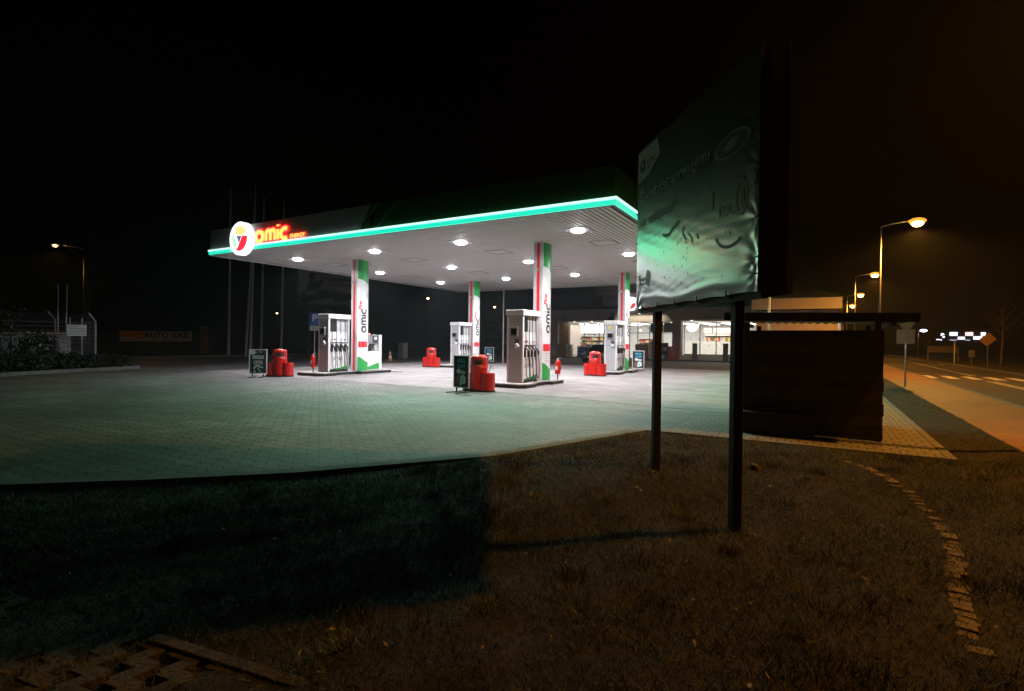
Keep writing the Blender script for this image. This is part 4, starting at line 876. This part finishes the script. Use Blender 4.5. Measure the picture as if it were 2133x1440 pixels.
o=MB().box(-3,3,0,.7,0,1.05).build('shop_counter',M['lgrey'],bevel=.02); o.location=(-7.4,51,.12); tag(o,'pale shop counter behind the frosted film of the right window','counter'); MB().box(-3.05,3.05,-.05,.75,1.051,1.09).build('worktop',M['woodp'],o)
# items standing along the shop front
def cab(name,label,cat,x,y,w,d,h,m,detail=None):
    t=thing(name,label,cat,(x,y,.1)); MB().box(-w/2,w/2,-d/2,d/2,0,h).build('body',m,t,bevel=.02); return t
t=cab('display_crate','weathered wooden display crate below the wood cladding of the shop','crate',-21.9,47.2,.9,.5,1.25,M['card'])
b=MB(); 
for i in range(5): b.box(-.44,.44,-.265,-.252,.06+i*.24,.2+i*.24)
b.build('slat',M['woodp'],t)
t=cab('display_crate','narrow speckled display carton right of the wooden crate at the shop','crate',-21.1,47.2,.5,.5,1.2,M['cream']); b=MB()
for i in range(10): b.box(-.2+rng.uniform(0,.3),-.12+rng.uniform(0,.3)+.05,-.262,-.252,.1*i+.05,.1*i+.11)
b.build('carton_print',M['card'],t)['kind']='stuff'
t=thing('water_pack_pallet','blue shrink wrapped stack of bottle packs on a pallet before the left window','pallet',(-19.3,46.9,.1)); MB().box(-.75,.75,-.4,.4,0,.14).build('pallet',M['card'],t); b=MB()
for i in range(6):
    for j in range(3): b.box(-.72+.24*i,-.5+.24*i,-.36,.36,.145+.28*j,.41+.28*j)
b.build('bottle_packs',M['bluep'],t,bevel=.03); MB().box(-.72,.72,-.36,.36,.99,1.05).build('bottle_caps',M['mint'],t)
t=cab('dispenser_cabinet','grey brown drawer cabinet standing before the shop door glass','cabinet',-13.95,47.1,1.15,.5,1.3,M['card']); b=MB()
for i in range(3): b.box(-.5,.5,-.262,-.252,.08+i*.4,.44+i*.4)
b.build('drawer_front',M['taupe'],t)
t=thing('bottle_rack','dark rack with two rows of green and white jugs beside the red box','rack',(-12.15,47.0,.1)); b=MB(); b.box(-.5,.5,.2,.24,0,1.45).box(-.5,-.46,-.24,.199,0,1.45).box(.46,.5,-.24,.199,0,1.45)
for z in (0,.7,1.41): b.box(-.459,.459,-.24,.199,z,z+.04)
b.build('rack_frame',M['black'],t)
for j in range(2):
    for i in range(4): 
        b=MB(); b.box(-.42+.22*i,-.25+.22*i,-.2,.1,.041+.7*j,.36+.7*j).tube([(-.335+.22*i,-.05,.36+.7*j),(-.335+.22*i,-.05,.44+.7*j)],.035,8); b.build('jug',GOODS[3] if (i+j)%2 else M['mint'],t)
t=cab('display_crate','tall speckled cream carton at the left of the dark jug rack','crate',-12.95,47.0,.42,.4,1.6,M['cream']); b=MB()
for i in range(9): b.box(-.16+.2*rng.uniform(),.02+.1*rng.uniform(),-.212,-.202,.15*i+.08,.15*i+.16)
b.build('carton_print',M['card'],t)['kind']='stuff'
t=cab('salt_box','dark red box with a sloped lid leaning against the shop pillar','box',-11.2,46.9,.75,.5,1.1,M['red']); b=MB(); b.prism([(-.4,-.28),(.4,-.28),(.4,.28),(-.4,.28)],1.101,1.16); b.build('lid',M['red'],t,bevel=.02); MB().box(.1,.3,-.27,-.252,.85,.95).build('handle',M['black'],t)
for x,lb,m in ((-9.35,'slim grey information pillar before the frosted shop window',M['grey']),(-6.9,'slim brown information pillar partly behind the near board post',M['card'])):
    t=cab('info_pillar',lb,'info pillar',x,46.9,.38,.3,1.45,m); b=MB()
    for i in range(4): b.box(-.15,.15,-.162,-.152,.2+i*.32,.22+i*.32)
    b.build('panel_line',M['dgrey'],t)
o=MB().box(-.17,.17,0,.02,1.3,1.95).build('window_poster',M['dgrey']); o.location=(-12.65,47.93,.3); tag(o,'grey notice taped to the glass above the dark jug rack','poster')
# white pole behind the board
o=MB().tube([(0,0,0),(0,0,5.6)],.07,12).build('white_pole',M['white'],smooth=True); o.location=(-2.6,33.0,0); tag(o,'white steel pole rising between the bin shelter roof and the advertising board','pole')
# ================================================================== car behind the right rear pump
car=thing('parked_car','black car seen end on behind the right rear pump and red bin','car',(-14.45,38.2,0))
def car_sec(y,zb,z1,z2,w1,w2): return [(-w1,y,zb),(w1,y,zb),(w1*1.02,y,z1*.6),(w1*.97,y,z1),(w2,y,z2),(-w2,y,z2),(-w1*.97,y,z1),(-w1*1.02,y,z1*.6)]
secs=[car_sec(-2.05,.3,.55,.62,.7,.62),car_sec(-1.95,.22,.68,.76,.8,.72),car_sec(-1.0,.2,.84,.92,.85,.74),car_sec(-.85,.2,.86,.95,.86,.73),car_sec(-.1,.2,.9,1.38,.87,.58),car_sec(.9,.2,.92,1.42,.87,.58),car_sec(1.6,.22,.92,1.25,.86,.55),car_sec(2.0,.26,.9,.98,.82,.7),car_sec(2.1,.34,.6,.66,.74,.64)]
b=MB(); vs=[p for s_ in secs for p in s_]; fs=[(8*i+j,8*i+(j+1)%8,8*i+8+(j+1)%8,8*i+8+j) for i in range(8) for j in range(8)]+[tuple(range(7,-1,-1)),tuple(range(64,72))]
b.add(vs,fs); cb_=b.build('body',M['carp'],car,bevel=.03)
MB().add([(-.68,-.82,.99),(.68,-.82,.99),(.53,-.14,1.36),(-.53,-.14,1.36)],[(0,1,2,3)]).build('windscreen',M['darkwin'],car)
for s_ in (-1,1):
    MB().add([(s_*.845,-.5,.97),(s_*.845,1.5,.97),(s_*.60,1.2,1.36),(s_*.60,-.05,1.36)],[(0,1,2,3)]).build('side_window',M['darkwin'],car)
    MB().box(s_*.62-.13,s_*.62+.13,-2.02,-1.94,.6,.7).build('headlight',M['lgrey'],car,bevel=.02)
    MB().ball((s_*.95,-.62,1.0),.09,.06,.06).build('mirror',M['carp'],car)
    for y in (-1.3,1.35):
        b=MB(); b.tube([(s_*.7,y,.3),(s_*.88,y,.3)],.3,20); wh=b.build('wheel',M['black'],car); MB().tube([(s_*.881,y,.3),(s_*.89,y,.3)],.19,16).build('rim',M['lgrey'],wh)
MB().box(-.26,.26,-2.075,-2.06,.4,.51).build('number_plate',M['white'],car)
# ================================================================== street lamps
def lamp(name,label,x,y,h,arm,ang,power,group,m='sodium',light=True,big=1,col=SODIUM,pole_r=.07):
    t=thing(name,label,'street lamp',(x,y,-.05),ang,group)
    MB().tube([(0,0,0),(0,0,h-.05)],pole_r,10,pole_r*.55).build('pole',M['galv'] if x>0 else M['black'],t,smooth=True)  # black on the left-hand poles stands in for shade
    MB().tube([(0,0,h-.1),(arm*.3,0,h+.02),(arm*.8,0,h+.1)],.03,8).build('arm',M['pole'],t,smooth=True)
    MB().ball((arm+.05,0,h+.14),.34,.15,.07).build('head',M['grey'],t,smooth=True)
    if m=='sodium':
        bw=MB().ball((arm+.1,0,h+.07),.3*big,.17*big,.13*big,16,10).build('glow_bowl',M['bowl'],t,smooth=True)  # enlarged orange bowl imitates the glow around the burner
        MB().ball((arm+.1,0,h+.0-.13*big+.13),.21*big,.185*big,.145*big,14,8).build('burner',M['sodium'],bw,smooth=True)
    else: MB().ball((arm+.08,0,h+.09),.27*big,.16*big,.12*big).build('lens',M[m],t,smooth=True)
    if light:
        l=bpy.data.lights.new('lamp_light','SPOT'); l.energy=power; l.color=col; l.spot_size=R(165); l.spot_blend=.5; l.shadow_soft_size=.12
        o=bpy.data.objects.new('lamp_light',l); C.objects.link(o); o.parent=t; o.location=(arm+.08,0,h-.32)
    return t
ROW='street lamps along the road'
lamp('street_lamp','street lamp by the pavement right of the lawn, outside the picture',2.7,10.1,8.0,1.45,0,P_SODIUM*2.1,ROW)
lamp('street_lamp','tall glowing orange street lamp beyond the sign pole, the nearest in view',2.62,34.4,8.0,1.45,0,P_SODIUM*2.7,ROW,big=1.3)
lamp('street_lamp','second glowing street lamp of the receding row, above the bin shelter roof',2.55,58.3,8.0,1.4,0,P_SODIUM*2,ROW,big=1.35)
lamp('street_lamp','third glowing street lamp of the receding row',2.7,81.2,8.0,1.35,0,P_SODIUM*1.5,ROW,big=1.5)
lamp('street_lamp','farthest and lowest glowing lamp of the roadside row',2.8,103,8.0,1.3,0,P_SODIUM*1.5,ROW,big=1.7)
lamp('street_lamp','lone tilted orange street lamp in the dark above the fenced gas tank',-41.7,15.9,7.35,1.4,R(235),260,'lamps in the dark on the left',big=.62)
for (x,y,z,lb,bg_) in ((-72.5,53.3,5.4,'tiny distant lamp left of the parking sign',.9),(-62.9,77.7,9.2,'small distant lamp left of the rear left column top',1.3),(-52.9,84.9,7.8,'small distant lamp between the rear left and nearest columns',1.2)):
    lamp('street_lamp',lb,x-.6,y-.4,z,.8,R(-40),0,'tiny far lamps behind the forecourt','sodfar',False,bg_)
lamp('street_lamp','blue white lamp glowing right of the sign pole across the road',13.6,109,4.0,.6,0,0,'cold lamps across the road','bluelamp',False,1.8)
# ================================================================== signs
t=thing('sign_post','grey post with the backs of a triangular and a square traffic sign','traffic sign',(2.79,25.4,0),R(8))
MB().tube([(0,0,-.08),(0,0,2.75)],.03,10).build('post',M['galv'],t,smooth=True)
MB().extr([(-.42,2.66),(.42,2.66),(0,2.0)],frame((0,-.05,0),(1,0,0),(0,0,1)),.012).build('triangle_sign',M['grey'],t)
MB().extr([(-.31,1.62),(.27,1.62),(.27,2.17),(-.31,2.17)],frame((0,-.035,0),(1,0,0),(0,0,1)),.012).build('square_sign',M['grey'],t)
t=thing('priority_sign','orange lit diamond road sign tilted on its post across the road','traffic sign',(11.7,57.2,-.06),R(-37)); MB().tube([(0,.03,0),(0,.03,2.5)],.035,8).build('post',M['galv'],t)
MB().extr([(-.62,2.15),(-.05,1.62),(.62,2.2),(.1,2.78)],frame((0,-.02,0),(1,0,0),(0,0,1)),.02).build('diamond_plate',mat('orange_lit_sign',(.3,.16,.03),.6,var=.15),t)  # yellow plate coloured dim orange, with the sodium light in the colour
t=thing('parking_sign','blue parking sign with a white letter, left of the front left pump','parking sign',(-29.4,24.1,0),R(40)); MB().tube([(0,0,0),(0,0,3.3)],.03,8).build('post',M['galv'],t)
MB().box(-.3,.3,-.06,-.035,2.45,3.27).build('plate',M['bluep'],t); MB().box(-.3,.3,-.06,-.035,2.1,2.43).build('small_plate',M['lgrey'],t)
text('lettering','P',.62,frame((-.16,-.062,2.74),(1,0,0),(0,0,1)),M['white'],t,bold=.02); b=MB(); b.box(-.2,.2,-.064,-.061,2.24,2.3); b.build('plate_print',M['grey'],t)
o=MB().tube([(0,0,0),(0,0,2.0)],.05,8).build('marker_post',M['pole']); o.location=(11,65.6,-.06); tag(o,'thin pale marker post on the far side of the road','post')
t=thing('notice_wall','low beige board wall on posts across the road','board',(11.3,74.2,-.06),R(0)); MB().box(-1.2,1.5,0,.08,.9,1.6).build('board',M['taupe'],t); b=MB(); b.box(-1.2,-1.1,0,.08,0,.899).box(1.4,1.5,0,.08,0,.899); b.build('leg',M['taupe'],t)
t=thing('utility_box','small pale utility box on a post right of the marker post across the road','utility box',(12.1,64.5,-.06)); MB().tube([(0,.15,0),(0,.15,.6)],.04,8).build('post',M['galv'],t); MB().box(-.2,.2,0,.3,.6,1.25).build('box',M['grey'],t,bevel=.02)
# distant store with lit panels
st=thing('distant_store','dark distant store with a chequer of cold white lit sign panels','store',(25,138.5,-.06),R(-10))
MB().box(-4,5,.3,8,0,5.2).build('wall',M['dgrey'],st)
for i,(x0,x1,z0_,z1_,m) in enumerate(((-2.6,-1.05,3.75,4.55,'coolwin'),(-.98,.4,3.0,3.6,'coolwin'),(.45,1.95,3.75,4.55,'pinkwin'),(2.0,3.7,3.0,3.7,'coolwin'),(3.4,4.3,3.75,4.5,'coolwin'),(-2.6,-1.1,2.85,2.95,'coolwin'),(.45,1.4,2.85,2.95,'coolwin'))):
    MB().box(x0*.8-.5,x1*.8-.5,.15,.295,z0_,z1_*.98).build('sign_panel',M[m],st)
t=thing('lit_shrub_sign','cluster of small white lit blobs of a far sign behind branches','sign',(18,118.6,-.06)); MB().tube([(0,.1,0),(0,.1,3.0)],.08,8).build('post',M['dgrey'],t); 
for i,(x,z_,r_) in enumerate(((-.9,2.75,.16),(-.4,2.75,.16),(.05,2.7,.15),(.3,3.7,.28),(.6,3.2,.24),(.1,3.5,.16),(.65,3.6,.12))): MB().ball((x*.6,0,z_),r_*.8,.05,r_*.6).build('lit_panel',M['coolwin'],t)
for x,y,z_,lb in ((32.5,120,5.2,'tiny white far lamp above the orange diamond sign'),(36.2,118,3.9,'tiny white far lamp at the right edge of the picture')):
    lamp('street_lamp',lb,x-.6,y,z_,.6,0,0,'cold lamps across the road','bluelamp',False,1.0)
# ================================================================== left background
FLAG=[((463.5,741),(467,391)),((492,742),(503,385)),((499.5,744),(506,385)),((526,742),(529,400)),((561,743),(563,405))]
for i,(bx_,by_,tx_,ty_,h,lb) in enumerate(((-43.6,26.9,-43.55,26.95,14.4,'leftmost pale flagpole behind the canopy sign'),(-42.3,27.6,-41.9,28.1,14.0,'leaning flagpole crossing its neighbour behind the round canopy sign'),(-40.6,26.9,-40.4,27.1,14.2,'tall flagpole rising just above the round canopy sign'),(-42.4,29.1,-42.3,29.2,13.9,'flagpole rising above the first letters on the canopy'),(-40.9,30.0,-40.8,30.1,13.6,'rightmost pale flagpole behind the poster stand'))):
    o=MB().tube([(0,0,0),(tx_-bx_,ty_-by_,h)],.11,10,.075).build('flagpole',M['pole'],smooth=True); o.location=(bx_,by_,.0); tag(o,lb,'flagpole','flagpoles left of the canopy')
# fenced gas tank
fx=-31.9
t=thing('mesh_fence','white wire mesh fence with angled tops and a pale notice, round the gas tank','fence',(fx,10,.11))
for y in (12.65,11.0,9.4,7.8):
    MB().tube([(0,y-10,0),(0,y-10,2.2),(.0,y-10-.28,2.6)],.045,8).build('fence_post',M['lgrey'] if y>12 else M['grey'],t)  # paler post at the canopy end: lamp light put into its paint
b=MB()
for z in np.arange(.1,2.3,.2): b.tube([(0,-2.2,z),(0,2.65,z)],.013,4)
for y in np.arange(-2.2,2.65,.1): b.tube([(0,y,.05),(0,y,2.2)],.0055,4)
for k in range(4): b.tube([(0,-2.2-.07*k,2.2+.1*k),(0,2.65-.07*k,2.2+.1*k)],.006,4)
for x in np.arange(-3.4,0,.1): b.tube([(x,2.65,.05),(x,2.65,2.2)],.0055,4)
for z in np.arange(.1,2.3,.2): b.tube([(-3.4,2.65,z),(0,2.65,z)],.009,4)
b.build('wire_mesh',M['grey'],t)
nt=MB().box(.05,.07,1.45,2.25,1.45,2.0).build('notice',M['mint'],t); b=MB()
for z in (1.53,1.66,1.78,1.88): b.box(.071,.074,1.5,2.2-.3*(z>1.8),z,z+.035)
b.build('notice_print',M['grey'],nt)
for y in (1.7,2.2): MB().tube([(-.3,y,0),(-.3,y,2.35)],.035,8).build('gate_post',M['white'],t)
t=thing('gas_tank','pale green gas tank lying behind the white mesh fence','gas tank',(-33.9,10.6,.11)); MB().tube([(0,-1.6,1.0),(0,-1.5,1.0),(0,1.5,1.0),(0,1.6,1.0)],[.3,.62,.62,.3],20).build('vessel',M['tin'],t,smooth=True); b=MB()
for y in (-1,1): b.box(-.4,.4,y-.1,y+.1,0,.45)
b.build('saddle',M['concrete'],t)
for dy,lb in ((0,'left one of two thin vent pipes above the mesh fence'),(.35,'right one of two thin vent pipes above the mesh fence')):
    o=MB().tube([(0,0,0),(.02,dy*.2,4.45)],.03,8).build('vent_pipe',M['pole']); o.location=(-37.6,13.1+dy,.05); tag(o,lb,'vent pipe','vent pipes by the gas tank')
def foliage(name,c,rx,ry,rz,n,size,m,parent=None):
    u=rng.normal(0,1,(n,3)); u/=np.linalg.norm(u,axis=1)[:,None]; rr=rng.uniform(.35,1,n)**.5
    rr*=1+.22*np.sin(5*u[:,0]+3*u[:,1]+c[0])*np.cos(4*u[:,2]+c[1]); p=np.array(c)+u*rr[:,None]*np.array([rx,ry,rz]); p[:,2]=np.maximum(p[:,2],.02)
    a=rng.normal(0,1,(n,3)); a/=np.linalg.norm(a,axis=1)[:,None]; b_=np.cross(a,rng.normal(0,1,(n,3))); b_/=np.linalg.norm(b_,axis=1)[:,None]; s_=rng.uniform(.5,1.2,n)[:,None]*size
    co=np.stack([p-a*s_,p+b_*s_*.45,p+a*s_,p-b_*s_*.45],1).reshape(-1,3); return np_mesh(name,co,np.arange(4*n).reshape(-1,4),m,parent)
for i,(x,y,rx,ry,rz,lb) in enumerate(((-29.7,12.3,1.0,1.1,.55,'low spreading juniper at the tip of the kerbed bed'),(-29.2,10.6,1.0,1.2,.6,'low juniper in front of the fence gate posts'),(-28.6,8.8,1.1,1.1,.6,'low juniper at the foot of the dark round bush'),(-28.0,7.0,1.2,1.2,.7,'low juniper at the left edge of the picture'),(-30.4,9.9,.8,.75,1.5,'dark round bush covering the left part of the mesh fence'),(-30.5,7.9,1.1,1.7,3.2,'tall dark bush at the far left beside the fence'))):
    t=thing('shrub',lb,'shrub',(x,y,.1),0,'shrubs in the kerbed bed'); foliage('foliage',(0,0,rz*.5),rx,ry,rz*.62,1500,.09,M['leaf'],t); MB().tube([(0,0,-.05),(.05,.02,rz*.6)],.05,6,.02).build('stem',M['bark'],t)
# auto gas banner, fence behind, brick pillar
t=thing('plank_fence','dark plank fence behind the orange lit banner','fence',(-54,26.3,.05),math.atan2(5.1,2.5)); 
b=MB()
for i in range(46): b.box(-4.4+i*.2,-4.22+i*.2,-.03,0,0,1.9+.05*rng.uniform())
b.build('boards',M['wood'],t)
A=Vector((-55.1,23.72,0)); B_=Vector((-52.64,28.8,0)); rz=math.atan2(B_.y-A.y,B_.x-A.x); Ln=(B_-A).length
t=thing('banner','long orange lit banner with dark gas lettering hung on the plank fence','banner',(A.x+.25,A.y-.12,0),rz); MB().box(0,Ln,-.03,-.015,1.14,2.1).build('vinyl',M['cream'],t); MB().extr([(0.02,1.6),(.02,2.08),(2.3,2.08),(1.8,1.3),(.9,1.5)],frame((0,-.031,0),(1,0,0),(0,0,1)),.002).build('orange_print',M['orangep'],t)
text('lettering','AUTO GAZ',.72,frame((1.85,-.032,1.5),(1,0,0),(0,0,1)),M['ink'],t,width=3.5,bold=.03); b=MB()
for x0,x1 in ((.3,1.5),(2.4,2.9),(3.3,4.2)): b.box(x0,x1,-.034,-.031,1.24,1.34)
b.build('small_print',M['grey'],t)
t=thing('brick_pillar','square brick gate pillar right of the orange lit banner','pillar',(-52.0,29.6,.05),rz); MB().box(-.33,.33,-.33,.33,0,2.4).build('shaft',M['brick'],t); MB().box(-.38,.38,-.38,.38,2.401,2.6).build('coping',M['concrete'],t)
# far billboard with parked poster
A=Vector((-49.05,37.9,0)); B_=Vector((-44.9,42.9,0)); rz=math.atan2(B_.y-A.y,B_.x-A.x); Ln=(B_-A).length
t=thing('far_billboard','large dim billboard with a figure and a line of text, behind the front left column','billboard',(A.x,A.y,0),rz)
z0,z1=5.2,9.3; MB().box(0,Ln,0,.25,z0,z1).build('panel',M['concrete'],t); pn=MB().box(.15,Ln-.15,-.01,-.002,z0+.15,z1-.15).build('poster',M['tin'],t)
Fb=frame((0,-.012,0),(1,0,0),(0,0,1)); BG=mat('dim_poster_print',(.05,.055,.06),.6,var=.4,scale=2)
b=MB(); b.extr(arc(1.45,8.35,.3,.4,0,345,14),Fb,.002).extr([(.9,6.9),(1.1,7.7),(1.4,7.95),(1.9,7.7),(2.7,8.1),(2.2,7.0)],Fb,.002).extr([(.2,6.3),(.9,6.95),(2.2,6.9),(5.6,6.6),(5.6,5.9),(3.9,5.6),(3.6,6.1),(.3,5.5)],Fb,.002); b.build('figure_print',BG,pn)
b=MB(); b.extr([(.8,6.6),(1.3,6.85),(2.1,6.75),(1.9,6.4),(.9,6.3)],Fb,.004); b.build('pale_print',M['mint'],pn)
text('lettering','Poczuj smak pewno',.5,frame((2.9,-.015,8.0),(1,0,0),(0,0,1)),BG,pn,width=3.4,bold=.02); text('lettering','która Ci pomo',.5,frame((3.3,-.015,7.4),(1,0,0),(0,0,1)),BG,pn,width=2.9,bold=.02)
for x in (1.2,5.2): MB().box(x-.15,x+.15,.26,.56,0,z1-.3).build('post',M['dgrey'],t)
b=MB(); b.box(2.9,3.7,-.01,.1,4.55,4.85); b.build('name_plate',M['grey'],t); b=MB(); b.box(3.28,3.32,.02,.06,4.85,5.199); b.build('plate_bracket',M['dgrey'],t)
# hedge, lone bin, bare trees
t=thing('hedge','long dim hedge behind the farthest pump and poster stand','hedge',(-33.2,52.8,-.05),R(-8)); foliage('foliage',(0,0,1.6),7.2,1.2,2.0,9000,.2,M['hedge'],t); b=MB()
for i in range(9): b.tube([(-7+1.75*i,0,0),(-7+1.75*i,.1,1.8)],.06,6)
b.build('stems',M['bark'],t)
t=thing('waste_bin','grey waste bin in the dim background right of the traffic cone','waste bin',(-30.1,33.6,0)); MB().box(-.28,.28,-.28,.28,0,1.25).build('body',M['galv'],t,bevel=.02); MB().box(-.31,.31,-.31,.31,1.251,1.33).build('lid',M['grey'],t)
t=thing('steel_pole','thin dark steel pole beside the farthest column','pole',(-18.55,30.6,0)); MB().tube([(0,0,0),(0,0,5.0)],.045,8).build('shaft',M['galv'],t)
def tree(label,x,y,h,seed):
    r=random.Random(seed); t=thing('bare_tree',label,'tree',(x,y,-.05),0,'bare trees in the dark'); b=MB(); b.tube([(0,0,0),(.1,.05,h*.4),(.05,.15,h*.75),(.1,.1,h)],h*.02,8,h*.004); b.build('trunk',M['bark'],t); b=MB()
    for i in range(40):
        z=h*r.uniform(.3,.95); a_=r.uniform(0,6.28); l=h*.3*(1.1-z/h); p=(.08,.1,z); q=(.08+l*math.cos(a_)*.6,.1+l*math.sin(a_)*.6,z+l*.6); e_=(.08+l*math.cos(a_+.3),.1+l*math.sin(a_+.3),z+l*1.2)
        b.tube([p,q,e_],h*.004,5,h*.001)
        for k in range(4):
            u=r.uniform(.3,1); s0=[q[c]*(1-u)+e_[c]*u for c in range(3)]; b.tube([s0,[s0[0]+r.uniform(-.5,.5),s0[1]+r.uniform(-.5,.5),s0[2]+r.uniform(.2,.7)]],h*.0015,4,h*.0006)
    b.build('branches',M['bark'],t)
tree('tall bare tree in the dark above the orange banner',-69,26.5,19,3); tree('bare tree by the diamond sign across the road',13.3,60.5,6.5,5); tree('bare tree in front of the blue white lamp across the road',12.4,90,5,9)
tree('bare tree far right across the road',20.5,66,9,12)
# ================================================================== haze
hz=MB().box(-149,79,-79,179,-1.4,16.5).build('haze',M['white']); hz['kind']='stuff'; hz.data.materials.clear()
hm=bpy.data.materials.new('haze_air'); hm.use_nodes=True; ht=hm.node_tree; ht.nodes.clear(); ho=ht.nodes.new('ShaderNodeOutputMaterial'); hv=ht.nodes.new('ShaderNodeVolumePrincipled')
hv.inputs['Color'].default_value=(.82,.9,1,1); hv.inputs['Density'].default_value=HAZE; hv.inputs['Anisotropy'].default_value=.25; ht.links.new(hv.outputs[0],ho.inputs['Volume']); hz.data.materials.append(hm); hz.display_type='WIRE'
